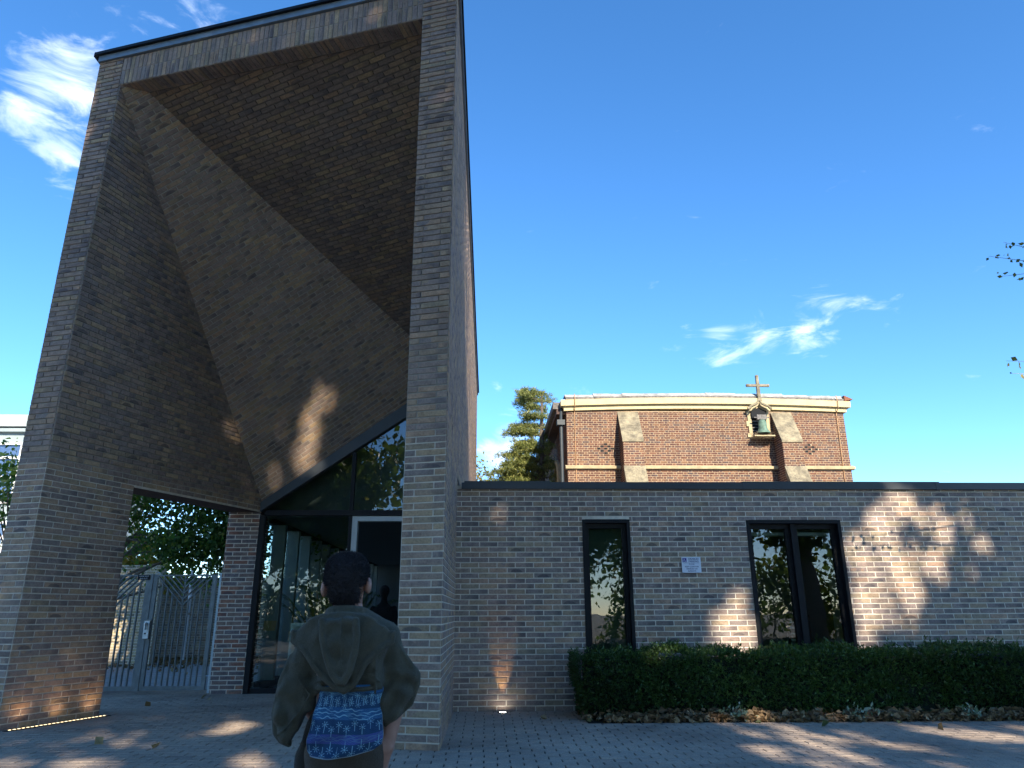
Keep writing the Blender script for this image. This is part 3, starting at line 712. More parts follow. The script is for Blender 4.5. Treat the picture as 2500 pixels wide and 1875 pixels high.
for k, (a, b_, c_, d_) in enumerate(vent_cells):
    v = MB(); v.box((a, YC - .004, c_), (b_, YC - .001, d_)); v.build('painted_vent_hole', M_DARK, ch)  # flat near-black plate paints in the darkness of an open vent
for (z0, z1, pj, nm, mt_) in ((7.93, 8.045, .09, 'lower_cornice', M_PAINTST), (8.05, 8.075, .13, 'cornice_shadow_fillet', M_STONE), (8.08, 8.285, .20, 'upper_cornice', M_PAINTST)):
    n = 12; mb = MB()
    for i in range(n):
        xa = CX0 - pj + (CX1 - CX0 + 2 * pj) * i / n; xb = CX0 - pj + (CX1 - CX0 + 2 * pj) * (i + 1) / n
        fa, fb_ = zt(xa) - 7.93, zt(xb) - 7.93
        mb.add([(xa, YC - pj, z0 + fa), (xb, YC - pj, z0 + fb_), (xb, YC + .3, z0 + fb_), (xa, YC + .3, z0 + fa), (xa, YC - pj * 1.12, z1 + fa), (xb, YC - pj * 1.12, z1 + fb_), (xb, YC + .3, z1 + fb_), (xa, YC + .3, z1 + fa)],
               [(0, 3, 2, 1), (4, 5, 6, 7), (0, 1, 5, 4), (1, 2, 6, 5), (2, 3, 7, 6), (3, 0, 4, 7)])
    mb.build(nm, mt_, ch)
# lead-capped parapet edge, in lapped sheets
M_SHEET = simple('weathered_lead_sheet', (.36, .35, .32), .7, .4, 4, bump=.01); M_SLATE = simple('dark_slate_edge', (.16, .15, .14), .9, .5, 16)
xa = CX0 - .02; i = 0
while xa < CX1 - .05:
    wd = random.uniform(.55, 1.1); xb = min(CX1 + .02, xa + wd); f0 = zt((xa + xb) / 2) - 7.93
    mb = MB(); mb.box((xa, YC - .16, 8.30 + f0), (xb - .01, YC + .4, 8.37 + f0 + random.uniform(-.01, .01))); mb.build('slate_edge', M_SLATE, ch)
    h = .155 + random.uniform(-.015, .01)
    mb = MB(); t0, t1 = random.uniform(-.012, .012), random.uniform(-.012, .012)
    mb.add([(xa - .02, YC - .13, 8.375 + f0), (xb + .01, YC - .13, 8.375 + f0 + t1), (xb + .01, YC + .05, 8.375 + h + f0 + t1), (xa - .02, YC + .05, 8.375 + h + f0 + t0), (xa - .02, YC + .6, 8.38 + h + f0 + t0), (xb + .01, YC + .6, 8.38 + h + f0 + t1)], [(0, 1, 2, 3), (3, 2, 5, 4)]); mb.build('lead_sheet', M_SHEET, ch)
    xa = xb
mb = MB(); mb.add([(CX0 - .15, YC, 8.3), (CX1 + .15, YC, 8.3), (CX1 + .15, 44, 8.3), (CX0 - .15, 44, 8.3), (7.6, YC + .5, 8.6), (7.6, 44, 8.6)], [(0, 1, 4), (1, 2, 5, 4), (2, 3, 5), (3, 0, 4, 5)]); mb.build('roof', M_LEAD, ch)
mb = MB(); mb.prism([(CX1 + .02, 8.30), (CX1 + .32, 8.36), (CX1 + .02, 8.50)], lambda u, v, t: (u, t, v), YC - .2, YC + .3); mb.build('corner_tile', simple('rusty_corner_tile', (.22, .09, .05), .9), ch)
for (xa, xb) in ((CX0 - .08, B1[0] - .002), (B1[1] + .002, B2[0] - .002), (B2[1] + .002, CX1 + .10)):
    mb = MB(); mb.prism([(YC + .05, 5.90), (YC - .10, 5.92), (YC - .12, 6.0), (YC + .05, 6.06)], lambda u, v, t: (t, u, v), xa, xb); mb.build('string_course', M_STONE, ch)
for (xa, xb) in (B1, B2):
    bt = MB(); PJ = .66
    bt.prism([(YC, 4.0), (YC - PJ, 4.0), (YC - PJ, 6.72), (YC, 7.86)], lambda u, v, t: (t, u, v), xa, xb); bo = bt.build('buttress', M_MORTAR_C, ch)
    bb = Bricks(); bb.face((xa, YC - PJ, 0), X, Z, [(0, 4.6), (xb - xa, 4.6), (xb - xa, 6.70), (0, 6.70)], L=.222, H=.0645, jt=.0121, pattern='flemish', hide=True)
    bb.face((xa, YC, 0), -Y, Z, [(0, 4.6), (PJ, 4.6), (PJ, 6.72), (0, 7.84)], L=.222, H=.0645, jt=.0121, pattern='flemish', hide=True)
    bb.face((xb, YC - PJ, 0), Y, Z, [(0, 4.6), (PJ, 4.6), (PJ, 7.84), (0, 6.72)], L=.222, H=.0645, jt=.0121, pattern='flemish', hide=True)
    bb.build(bo, M_CHURCH, 0)
    for k in range(4):                                   # weathered sloping cap stones
        t0, t1 = k / 4 + .004, (k + 1) / 4 - .004; P = lambda t: (YC - PJ * t * 1.04, 7.88 - (7.88 - 6.73) * t)
        (ya, za), (yb, zb) = P(t0), P(t1)
        cs = MB(); cs.prism([(ya, za), (ya, za + .05), (yb - .012, zb + .055), (yb - .012, zb - .02), (yb, zb - .02)], lambda u, v, t: (t, u, v), xa - .025, xb + .025); cs.build('cap_stone', M_WSTONE, bo)
    for k in range(3):                                   # lower set-off
        t0, t1 = k / 3 + .004, (k + 1) / 3 - .004; P = lambda t: (YC - PJ - .02 - .5 * t, 5.88 - .9 * t)
        (ya, za), (yb, zb) = P(t0), P(t1)
        cs = MB(); cs.prism([(ya, za - .3), (ya, za + .03), (yb, zb + .03), (yb, zb - .3)], lambda u, v, t: (t, u, v), xa - .025, xb + .025); cs.build('cap_stone', M_WSTONE, bo)
# bell niche: stone jambs, ogee hood and cross
nb = MB(); nb.box((NI[0], YC - .003, NI[2]), (NI[1], YC - .001, 7.95)); nb.build('niche_back_shade', M_DARK, ch)  # near-black sheet on the wall face paints the shade inside the niche
nx = (NI[0] + NI[1]) / 2
jl = MB()
for (z0, z1, wd) in ((7.03, 7.16, .16), (7.165, 7.41, .10), (7.415, 7.60, .17), (7.605, 7.80, .11), (7.805, 7.95, .14)): jl.box((NI[0] - wd, YC - .05, z0), (NI[0] + .015, YC + .02, z1))
jl.build('niche_jamb', M_STONE, ch)
jr = MB(); jr.box((NI[1] - .015, YC - .05, 7.12), (NI[1] + .09, YC + .02, 7.95)); jr.build('niche_jamb', M_STONE, ch)
hood = [(-.42, 8.00), (-.36, 8.02), (-.30, 8.09), (-.18, 8.14), (-.08, 8.19), (0, 8.31)]
pts = [(nx + a, YC - .24, b_) for a, b_ in hood] + [(nx - a, YC - .24, b_) for a, b_ in hood[-2::-1]]
hm = MB(); hm.tube(pts, [.045] * len(pts), 8); hm.build('ogee_hood', M_WSTONE, ch)
hm = MB(); hm.tube([(p[0] * .86 + nx * .14, YC - .22, p[2] - .075) for p in pts], .03, 8); hm.build('ogee_hood', M_STONE, ch)
sp = MB(); sp.add([(p[0], YC - .10, p[2] - .06) for p in pts] + [(pts[-1][0] - .12, YC - .10, 7.93), (pts[0][0] + .12, YC - .10, 7.93)], [tuple(range(len(pts) + 2))][::1]); sp.build('niche_head', M_STONE, ch)
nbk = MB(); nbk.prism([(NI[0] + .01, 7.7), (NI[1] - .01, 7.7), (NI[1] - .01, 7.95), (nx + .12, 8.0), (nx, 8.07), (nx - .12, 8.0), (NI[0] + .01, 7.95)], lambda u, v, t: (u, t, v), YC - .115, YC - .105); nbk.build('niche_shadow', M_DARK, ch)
for k in range(5):
    lv = MB(); lv.box((NI[0] + .02, YC - .03, 7.14 + k * .11), (NI[1] - .02, YC - .02, 7.17 + k * .11)); lv.build('louvre', M_SLATE, ch)
cr = MB(); yy = YC - .2
cr.prism([(-.075, 8.28), (.075, 8.28), (.05, 8.42), (.065, 8.46), (-.065, 8.46), (-.05, 8.42)], lambda u, v, t: (nx + .03 + u, t, v), yy - .06, yy + .06)
cr.prism([(-.055, 8.46), (.055, 8.46), (.042, 9.14), (-.042, 9.14)], lambda u, v, t: (nx + .03 + u, t, v), yy - .05, yy + .05)
cr.box((nx - .31, yy - .045, 8.80), (nx + .37, yy + .045, 8.88))
for (dx, dz) in ((-.33, 8.84), (.39, 8.84), (.03, 9.17)): cr.lathe([(.0, -.06), (.05, -.045), (.068, 0), (.05, .045), (0, .06)], (nx + dx, yy, dz), 10)
cr.build('cross', M_WSTONE, ch)
bell = MB(); bell.lathe([(0, .46), (.06, .46), (.10, .44), (.135, .36), (.14, .2), (.165, .10), (.22, .02), (.232, -.02), (.225, -.03), (.20, .0), (.14, .08), (0, .1)], (nx + .01, YC - .30, 7.12), 24)
M_VERD = simple('verdigris_bronze', (.13, .21, .16), .7, .4, 9, metal=.2, bump=.006)
bo = bell.build('bell', M_VERD, None, True); tag(bo, 'green verdigris bronze bell hanging in the church niche', 'bell')
yk = MB(); yk.box((nx - .16, YC - .33, 7.59), (nx + .17, YC - .24, 7.76)); yk.tube([(nx - .26, YC - .3, 7.66), (nx + .27, YC - .3, 7.66)], .02, 6); yk.build('headstock', M_SLATE, bo)
for (x0, x1, z0, z1) in ((3.03, 3.03, 4.6, 8.5), (12.19, 12.15, 4.6, 8.5)):
    rd = MB(); rd.tube([(x0, YC - .03, 7.93), (x1, YC - .03, z0)], .014, 6); rd.tube([(x0, YC - .03, 7.9), (x0, YC - .24, 8.06), (x0, YC - .26, 8.28), (x0, YC - .18, z1)], .014, 6)
    rd.build('lightning_strip', simple('rusty_strip', (.46, .27, .14), .8, .3, 12), ch)
dpm = simple('dark_downpipe', (.035, .045, .052), .5, .1, 5)
hp = MB(); hp.box((2.42, YC - .14, 7.42), (2.68, YC + .1, 7.60)); hp.tube([(2.56, YC, 7.45), (2.56, YC, 4.5)], .06, 10); hp.tube([(2.56, YC + .02, 7.6), (2.58, YC + .1, 8.2)], .05, 8); hp.build('rainwater_pipe', dpm, ch)
ev = MB(); ev.box((2.30, YC + .05, 8.02), (2.74, 44, 8.26)); ev.build('eaves', M_SLATE, ch)
ev = MB(); ev.box((2.42, YC + .05, 7.84), (2.74, 44, 8.01)); ev.build('eaves_moulding', M_DARKSOF, ch)
for yv in (27.0, 31.5, 36): 
    a = MB(); a.tube([(2.70, yv - .7, 4.5), (2.70, yv - .7, 6.0), (2.70, yv - .5, 6.5), (2.70, yv, 6.75), (2.70, yv + .5, 6.5), (2.70, yv + .7, 6.0), (2.70, yv + .7, 4.5)], .10, 6); a.build('side_window_arch', M_STONE, ch)
nst = MB()
for k in range(260):
    a = np.array([nx + random.gauss(-.02, .17), YC - .30 + random.uniform(-.12, .12), 7.05 + random.gauss(-.03, .045)]); d = np.array([random.gauss(0, 1), random.gauss(0, .5), random.gauss(0, .45)]); d /= np.linalg.norm(d)
    nst.bar(a - d * .07, a + d * .07, .007, .007)
no = nst.build('bird_nest', simple('dry_twigs', (.17, .12, .075), .95, .35, 20)); tag(no, 'untidy nest of dry twigs under the church bell', 'nest')
ll = MB(); ll.box((nx - .34, YC - .42, 6.98), (nx + .36, YC, 7.02)); ll.build('niche_ledge', M_STONE, ch)

# ------------------------------------------------------------------ foliage
def leaf_mat(name, stops, trans=.35, rough=.5, spec=.35):
    mt, b = new_mat(name); at = b.n('ShaderNodeAttribute', attribute_name='rnd').outputs['Fac']
    c = b.ramp(at, stops)
    p = b.n('ShaderNodeBsdfPrincipled', {'Base Color': c, 'Roughness': rough, 'Specular IOR Level': spec})
    t = b.n('ShaderNodeBsdfTranslucent', {'Color': b.mix(1.0, c, rgb(1.5, 1.7, .7), 'MULTIPLY')})
    b.n('ShaderNodeOutputMaterial', {0: b.n('ShaderNodeMixShader', {0: trans, 1: p, 2: t})}); return mt
def quads(name, Vq, mat, parent=None, rnd=None, smooth=False):
    """Vq: (n,4,3) array of quads -> one mesh"""
    n = len(Vq); me = bpy.data.meshes.new(name)
    me.vertices.add(4 * n); me.vertices.foreach_set('co', Vq.reshape(-1).astype('f'))
    me.loops.add(4 * n); me.loops.foreach_set('vertex_index', np.arange(4 * n, dtype='i'))
    me.polygons.add(n); me.polygons.foreach_set('loop_start', np.arange(0, 4 * n, 4, dtype='i'))
    me.materials.append(mat); me.update(calc_edges=True)
    a = me.attributes.new('rnd', 'FLOAT', 'FACE'); a.data.foreach_set('value', (RNG.random(n) if rnd is None else rnd).astype('f'))
    o = bpy.data.objects.new(name, me); COL.objects.link(o)
    if parent is not None:
        o.parent = parent
        if parent.type == 'EMPTY': o.matrix_parent_inverse = Matrix.Translation(-parent.location)
    return o
def unit(v): return v / np.maximum(1e-9, np.linalg.norm(v, axis=-1, keepdims=True))
def leaf_quads(P, size, aspect=.7, axis=None, spread=1.0, fold=.25, var=.3):
    """diamond leaves at P; axis: preferred direction of the leaf's length"""
    n = len(P); d = RNG.normal(size=(n, 3)) * spread
    if axis is not None: d = d + axis
    d = unit(d); s = unit(np.cross(d, RNG.normal(size=(n, 3)))); nn = np.cross(d, s)
    L = (size * (1 + var * RNG.normal(size=n)).clip(.45, 1.8))[:, None]
    tip = P + d * L; mid = P + d * L * .48
    return np.stack([P, mid + s * L * aspect / 2 + nn * L * fold * .3, tip - nn * L * fold * .25, mid - s * L * aspect / 2 + nn * L * fold * .3], 1)
def cut_gaps(Q, gaps):
    """leave the gaps in the canopy through which the low sun reaches the ground and walls"""
    c = Q.mean(1); keep = np.ones(len(c), bool); rgk = np.random.default_rng(3)
    for (x, y, z, r) in gaps:
        v = c - np.array([x, y, z]); t = v @ SUN; d = np.linalg.norm(v - t[:, None] * SUN, axis=1)
        pr = np.clip((1.45 * r - d) / (.85 * r), 0, 1); keep &= ~((rgk.random(len(c)) < pr) & (t > 0))
    for (x, y, z, r, p_) in THIN:
        v = c - np.array([x, y, z]); t = v @ SUN; d = np.linalg.norm(v - t[:, None] * SUN, axis=1)
        keep &= ~((rgk.random(len(c)) < p_ * np.clip((r - d) / (.4 * r), 0, 1)) & (t > 0))
    return Q[keep]
def crown(center, rad, nclump, per, clump_r, size, shell=.55, seed=1, low=-1.0, **k):
    rg = np.random.default_rng(seed); d = unit(rg.normal(size=(nclump * 3, 3))); d = d[d[:, 2] > low][:nclump]
    rr = shell + (1 - shell) * rg.random(len(d)) ** .6
    cc = np.array(center) + d * rr[:, None] * np.array(rad) * (1 + .12 * rg.normal(size=(len(d), 1)))
    P = np.repeat(cc, per, 0) + rg.normal(size=(len(cc) * per, 3)) * clump_r * (.6 + .8 * np.repeat(rg.random(len(cc)), per))[:, None]
    return leaf_quads(P, size, **k), cc
def bark(name, col): return simple(name, col, .95, .35, 9, bump=.03)
M_BARK = bark('grey_bark', (.12, .10, .08)); M_BIRCH = simple('birch_bark', (.40, .39, .36), .9, .45, 7, bump=.01)
M_LEAFG = leaf_mat('green_leaf', [(0, (.045, .075, .022)), (.5, (.075, .115, .03)), (.85, (.11, .14, .035)), (1, (.20, .17, .04))], .5)
M_LEAFD = leaf_mat('dark_green_leaf', [(0, (.035, .07, .022)), (.6, (.06, .12, .032)), (.9, (.11, .18, .045)), (1, (.28, .28, .07))], .45)
M_LEAFY = leaf_mat('yellowing_leaf', [(0, (.12, .13, .02)), (.5, (.24, .20, .03)), (1, (.33, .22, .04))])
def limbs(base, top, r0, targets, wob=.15, seed=3):
    """trunk from base to top, limbs out to each target"""
    rg = random.Random(seed); mb = MB(); base, top = Vector(base), Vector(top); n = 8
    tp = [base.lerp(top, i / n) + Vector((rg.gauss(0, wob), rg.gauss(0, wob), 0)) * (i > 0) for i in range(n + 1)]
    mb.tube(tp, [r0 * (1.25 if i == 0 else 1 - .75 * i / n) for i in range(n + 1)], 10)
    for t in targets:
        t = Vector(t); f = rg.uniform(.35, .85); i = int(f * n); s = tp[i]; m_ = s.lerp(t, .5) + Vector((rg.gauss(0, wob), rg.gauss(0, wob), wob))
        rb = r0 * (1 - .75 * f) * .5
        mb.tube([s, s.lerp(m_, .5) + Vector((0, 0, .1)), m_, m_.lerp(t, .5), t], [rb, rb * .8, rb * .6, rb * .4, rb * .15], 6)
    return mb
GAPS = [(-3.09, 12.98, 5.16, 0.13), (-2.99, 13.09, 5.04, 0.12), (-3.31, 13.2, 4.63, 0.16), (-3.23, 13.33, 4.47, 0.16), (-3.37, 13.35, 4.32, 0.14), (-3.42, 13.46, 4.11, 0.18), (-3.34, 13.53, 4.04, 0.16), (-3.96, 13.5, 3.63, 0.12), (-3.91, 13.58, 3.53, 0.1), (-3.16, 13.55, 3.93, 0.12), (-2.68, 13.55, 4.17, 0.1), (5.98, 10.93, 2.44, 0.2), (6.29, 10.93, 2.96, 0.16), (5.82, 10.93, 2.22, 0.24), (5.83, 10.93, 1.9, 0.25), (5.84, 10.93, 1.6, 0.25), (6.17, 10.93, 1.72, 0.15), (6.27, 10.93, 1.4, 0.16), (5.62, 10.93, 1.37, 0.2), (6.1, 10.93, 1.14, 0.14), (5.51, 10.93, 1.03, 0.16), (3.68, 10.93, 1.15, 0.2), (3.57, 10.93, 0.93, 0.22), (3.71, 10.93, 0.82, 0.18), (3.68, 10.93, 1.44, 0.12), (2.26, 10.93, 0.84, 0.1), (0.17, 10.93, 2.74, 0.12), (0.39, 10.93, 1.68, 0.12), (6.93, 10.93, 2.44, 0.13), (0.33, 10.93, 1.25, 0.1), (3.29, 8.81, 0.0, 0.16), (3.21, 8.27, 0.0, 0.2), (3.14, 7.79, 0.0, 0.25), (3.08, 7.37, 0.0, 0.28), (3.04, 7.03, 0.0, 0.25), (3.88, 8.49, 0.0, 0.15), (3.39, 9.71, 0.0, 0.2), (3.95, 8.09, 0.0, 0.12), (5.13, 9.14, 0.0, 0.12), (5.14, 8.4, 0.0, 0.14), (-3.03, 9.7, 0.0, 0.14), (-3.12, 9.55, -0.0, 0.1), (-2.83, 9.86, 0.0, 0.1), (-2.22, 7.69, 0.0, 0.16), (-2.02, 7.29, 0.0, 0.14), (0.17, 10.12, 0.0, 0.15), (0.28, 10.26, 0.0, 0.12), (-3.2, 9.24, -0.0, 0.1), (-0.58, 7.97, 7.72, 0.14), (-0.6, 7.97, 7.61, 0.1), (-0.74, 8.02, 0.06, 0.1)]  # spots to be lit; leaves toward the sun are cut away for each
GAPS = [(x, y, z, r * (1.6 if (y == 10.93 or z == 0.0) else 1.15)) for x, y, z, r in GAPS] + [(6.3, 10.93, 2.75, .28), (6.95, 10.93, 2.45, .24), (7.6, 10.93, 2.2, .22), (6.55, 10.93, 1.9, .22), (2.35, 10.2, .78, .28), (2.9, 10.2, .78, .2), (4.3, 9.75, .02, .2), (5.6, 8.3, 0, .25), (6.2, 8.9, 0, .2), (5.2, 7.6, 0, .22)]
GAPS += [(-9.8 - k * .5, 21, z, .45) for k in range(5) for z in (.4, 1.2, 2.0)]
THIN = [(6.4, 10.93, 1.9, 1.5, .62), (3.6, 10.93, 1.2, .7, .5), (3.6, 8.2, 0, 1.3, .78), (5.6, 8.6, 0, 1.2, .7)]   # leaves thinned toward the sun to shape a broken dapple at these spots
# tall plane trees behind the viewpoint: they shade the front and show in the glass
shade = [((-1.0, -11.5), 18.6, (7.2, 4.6, 8.0), 'leftmost', 21), ((7.2, -12.5), 14.6, (5.8, 4.6, 7.0), 'middle one', 22), ((14.6, -11.0), 12.6, (5.6, 4.4, 6.6), 'far right', 23), ((-11.5, -16.0), 9.0, (5.6, 3.4, 6.2), 'far left', 24)]
for (bx, by), cz, rad, side, sd_ in shade:
    t = empty('plane_tree', (bx, by, 0)); tag(t, 'tall leafy tree, %s in the row behind the viewpoint' % side, 'tree', 'trees behind the viewpoint')
    Q, cc = crown((bx, by, cz), rad, 440, 62, .55, .36, shell=.18, seed=sd_, aspect=.9)
    Ql, _ = crown((bx - (2.5 if sd_ == 21 else .5), by + .5, cz * .45), (rad[0] * .8, rad[1] * .7, cz * .2), 90 if sd_ == 22 else (70 if sd_ == 23 else 26), 46, .45, .30, shell=.1, seed=sd_ + 100, aspect=.9)
    quads('crown', cut_gaps(np.concatenate([Q, Ql]), GAPS), M_LEAFG, t)
    rg = random.Random(sd_); limbs((bx, by, -.03), (bx, by, cz + 2), .42, [cc[rg.randrange(len(cc))] for _ in range(16)], .2, sd_).build('trunk', M_BARK, t, True)
for (xa, xb, zz, lab) in ((-24, 2.6, 3.0, 'long tall green hedge added out of view behind the viewpoint on the left'), (6.4, 24, 4.2, 'shorter tall green hedge added out of view behind the viewpoint on the right')):  # unseen hedges, added to darken what the glass reflects
    t = empty('tall_hedge', ((xa + xb) / 2, -18, 0)); tag(t, lab, 'hedge', 'added hedges behind the viewpoint')
    n = int((xb - xa) * 16); rg2 = np.random.default_rng(int(xb)); cc = np.stack([xa + (xb - xa) * rg2.random(n), -18 + rg2.normal(size=n) * .7, zz * rg2.random(n) ** .8], 1)
    cc[:, 2] *= .85 + .15 * np.sin(cc[:, 0] * 1.7) ; P_ = np.repeat(cc, 46, 0) + rg2.normal(size=(n * 46, 3)) * .34
    quads('foliage', leaf_quads(P_[P_[:, 2] > -.02], .22, .8), M_LEAFG, t)
    sm = MB()
    for k in range(int((xb - xa) / 2)): sm.tube([(xa + 1 + k * 2, -18, -.03), (xa + 1.1 + k * 2, -18.05, 1.4), (xa + .9 + k * 2, -17.9, 3.0)], [.06, .045, .02], 6)
    so_k = sm.build('stems', M_BARK, t); so_k['kind'] = 'stuff'

t = empty('young_tree', (4.7, -15.5, 0)); tag(t, 'smaller tree standing in the hedge gap behind the viewpoint', 'tree')
Q, cc = crown((4.7, -15.5, 5.6), (3.0, 1.6, 3.1), 170, 50, .36, .22, shell=.1, seed=77, aspect=.85); quads('crown', Q, M_LEAFG, t); limbs((4.7, -15.5, -.03), (4.7, -15.5, 6), .1, list(cc[:10]), .1, 17).build('trunk', M_BARK, t)
# tree and climber beyond the gate
t = empty('garden_tree', (-9.7, 17.3, 0)); tag(t, 'dark leafy tree hanging over the steel gate', 'tree')
Q, cc = crown((-6.6, 17.2, 4.4), (3.2, .9, 2.3), 330, 60, .30, .095, shell=.1, seed=51, aspect=.75)
Qb, cc2 = crown((-6.0, 16.9, 2.8), (1.6, .5, .8), 100, 50, .22, .09, shell=.1, seed=52, aspect=.75)
quads('crown', np.concatenate([Q, Qb]), M_LEAFD, t)
limbs((-9.7, 17.3, 0), (-8.0, 17.2, 4.6), .13, [cc[i * 13] for i in range(12)] + [cc2[i * 7] for i in range(6)], .1, 5).build('trunk', M_BARK, t, True)
t = empty('bright_shrub', (-10.3, 23.0, 0)); tag(t, 'sunlit yellow green shrub above the wall behind the gate', 'shrub')
Q, cc = crown((-10.2, 22.9, 2.9), (1.3, .6, .9), 60, 40, .2, .13, shell=.2, seed=53); quads('crown', Q, M_LEAFY, t); limbs((-10.2, 22.9, 0), (-10.2, 22.9, 2.6), .06, list(cc[:6]), .05, 6).build('trunk', M_BARK, t)
t = empty('left_tree', (-14.4, 23.5, 0)); tag(t, 'leafy branches in front of the pale building left of the tower', 'tree')
Q, cc = crown((-14.6, 23.0, 5.0), (1.7, 1.2, 1.5), 60, 26, .3, .15, shell=.3, seed=54); Qb, _ = crown((-15.2, 24.5, 2.4), (1.2, 1, 1.4), 50, 40, .25, .14, shell=.3, seed=55)
quads('crown', Q, M_LEAFD, t); quads('lower_crown', Qb, M_LEAFY, t); limbs((-14.6, 23.2, -.02), (-14.6, 23, 5), .1, list(cc[:10]) , .1, 7).build('trunk', M_BARK, t)

# deodar-like conifer left of the church, and an autumn tree behind the tower flank
M_NEED = leaf_mat('conifer_needles', [(0, (.08, .11, .04)), (.5, (.17, .20, .06)), (1, (.30, .29, .09))], .2)
con = empty('conifer_tree', (2.0, 27.5, 0)); tag(con, 'sunlit conifer with layered drooping boughs left of the church', 'conifer')
tr_ = MB(); tr_.tube([(2.1, 27.5, 0), (2.1, 27.5, 5), (2.2, 27.5, 9.6)], [.24, .17, .04], 8); tr_.build('trunk', M_BARK, con, True)
NQ = []
rgc = np.random.default_rng(5)
bo_ = MB()
for z0, ln in ((9.55, .75), (9.3, 1.25), (9.0, .8), (8.6, .9), (8.2, 1.1), (7.9, 1.35), (7.5, .95), (7.2, 1.1), (6.85, 1.5), (6.5, 1.8), (6.2, 2.0), (5.9, 1.8), (5.5, 1.9), (5.0, 2.0)):
    for k in range(4):
        az = R(180) + rgc.uniform(-.9, .9) if k < 3 else rgc.uniform(-.9, .9); l = ln * rgc.uniform(.65, 1.05) * (1 if k < 3 else .5)
        st = np.array([2.1, 27.5, z0]); d = np.array([math.cos(az), math.sin(az) * .8, .16])
        pts = [st + d * l * u + Z * (.25 * u - .35 * u * u) * l * .5 for u in np.linspace(0, 1, 7)]
        bo_.tube(pts, [.035 * (1 - .85 * u) for u in np.linspace(0, 1, 7)], 5)
        for u in np.linspace(.2, 1, max(4, int(l * 9))):
            c = st + d * l * u + Z * (.25 * u - .35 * u * u) * l * .5
            for _ in range(4):
                cc_ = c + rgc.normal(size=3) * np.array([.12, .14, .05]); P = cc_ + rgc.normal(size=(30, 3)) * .045
                NQ.append(leaf_quads(P, .11, .18, axis=np.array([d[0] * .6, d[1] * .6, .6]), spread=.8, fold=.05))
bo_.build('bough', M_BARK, con)['kind'] = 'stuff'; quads('needles', np.concatenate(NQ), M_NEED, con)
t = empty('autumn_tree', (-1.2, 36, 0)); tag(t, 'small autumn yellow tree top beside the tower flank', 'tree')
Q, cc = crown((-.9, 36, 7.0), (1.7, 1.2, 1.7), 100, 30, .25, .14, shell=.2, seed=61); quads('crown', Q, M_LEAFY, t); limbs((-.9, 36, 0), (-.9, 36, 7), .12, list(cc[:12]), .1, 8).build('trunk', M_BARK, t)

# birch standing just out of frame on the right; twig ends reach into view
t = empty('birch_tree', (9.2, 7.6, 0)); tag(t, 'birch at the right edge whose thin leafy twigs hang against the sky', 'tree')
Q, cc = crown((9.3, 7.7, 6.0), (1.9, 1.6, 2.6), 70, 24, .25, .075, shell=.3, seed=71, aspect=.8)
mbt = limbs((9.2, 7.6, -.01), (9.3, 7.6, 8.2), .09, list(cc[:14]), .06, 9)
TW = []
for pts in ([(7.9, 7.9, 5.75), (7.2, 8.0, 5.62), (6.75, 8.0, 5.50), (6.32, 8.0, 5.56)], [(7.9, 7.9, 5.45), (7.2, 8.0, 5.36), (6.8, 8.0, 5.33), (6.42, 8.0, 5.28)], [(8.0, 7.9, 5.9), (7.2, 8.0, 5.80), (6.85, 8.0, 5.68), (6.55, 8.0, 5.76)], [(8.0, 8.0, 4.3), (7.2, 8, 4.2), (6.7, 8, 4.15), (6.24, 8, 4.16)], [(8.0, 8.0, 4.0), (7.2, 8, 4.02), (6.7, 8, 4.0), (6.28, 8, 4.0)]):
    mbt.tube(pts, [.012, .006, .004, .002], 5)
    for a, b_ in zip(pts[:-1], pts[1:]):
        a, b_ = np.array(a), np.array(b_)
        for u in np.linspace(0, 1, 9): TW.append(a + (b_ - a) * u + RNG.normal(size=3) * .025)
mbt.build('trunk', M_BIRCH, t)
M_LEAFB = leaf_mat('birch_leaf', [(0, (.05, .07, .02)), (.55, (.12, .13, .04)), (1, (.40, .32, .10))])
Qt = leaf_quads(np.array(TW), .062, .72, axis=np.array([0, 0, -.9]), spread=.6)
quads('crown', np.concatenate([cut_gaps(Q, GAPS), Qt]), M_LEAFB, t)

# clipped hedge under the windows, leaf litter and the little plants in it
HX0, HX1, HY0, HY1, HZ = 1.27, 10.4, 9.98, 10.72, .775
hed = empty('clipped_hedge', (5.5, 10.3, 0)); tag(hed, 'dark green clipped box hedge under the wing windows', 'hedge')
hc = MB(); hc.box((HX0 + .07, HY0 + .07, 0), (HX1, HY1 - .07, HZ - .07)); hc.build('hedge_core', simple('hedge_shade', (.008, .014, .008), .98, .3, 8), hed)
def hedge_pts(n):
    u = RNG.random(n); x = HX0 + (HX1 - HX0) * RNG.random(n); z = HZ * RNG.random(n) ** .85; y = np.full(n, HY0)
    top = u < .33; end = (u > .33) & (u < .37)
    y[top] = HY0 + (HY1 - HY0) * RNG.random(top.sum()); z[top] = HZ
    x[end] = HX0; y[end] = HY0 + (HY1 - HY0) * RNG.random(end.sum())
    bul = .045 * np.sin(x * 2.3 + 1) + .03 * np.sin(x * 5.7 + z * 4) + .03 * np.sin(z * 6 + x)
    wz = .035 * np.sin(x * 3.1) + .028 * np.sin(x * 8.3) + .02 * np.sin(x * 17.1 + 1)
    P = np.stack([x, y, z], 1); fr_m = ~top & ~end; P[fr_m, 1] += bul[fr_m] - (np.abs(z[fr_m] / HZ - .5) < .3) * .02; P[top, 2] += wz[top]; P[end, 0] += bul[end]
    lowz = fr_m & (z < .12); P[lowz, 1] += .05
    ax = np.zeros((n, 3)); ax[fr_m] = (0, -.8, .55); ax[top] = (0, -.15, 1.0); ax[end] = (-.8, 0, .5)
    return P + RNG.normal(size=(n, 3)) * .022, ax
P, ax = hedge_pts(23000)
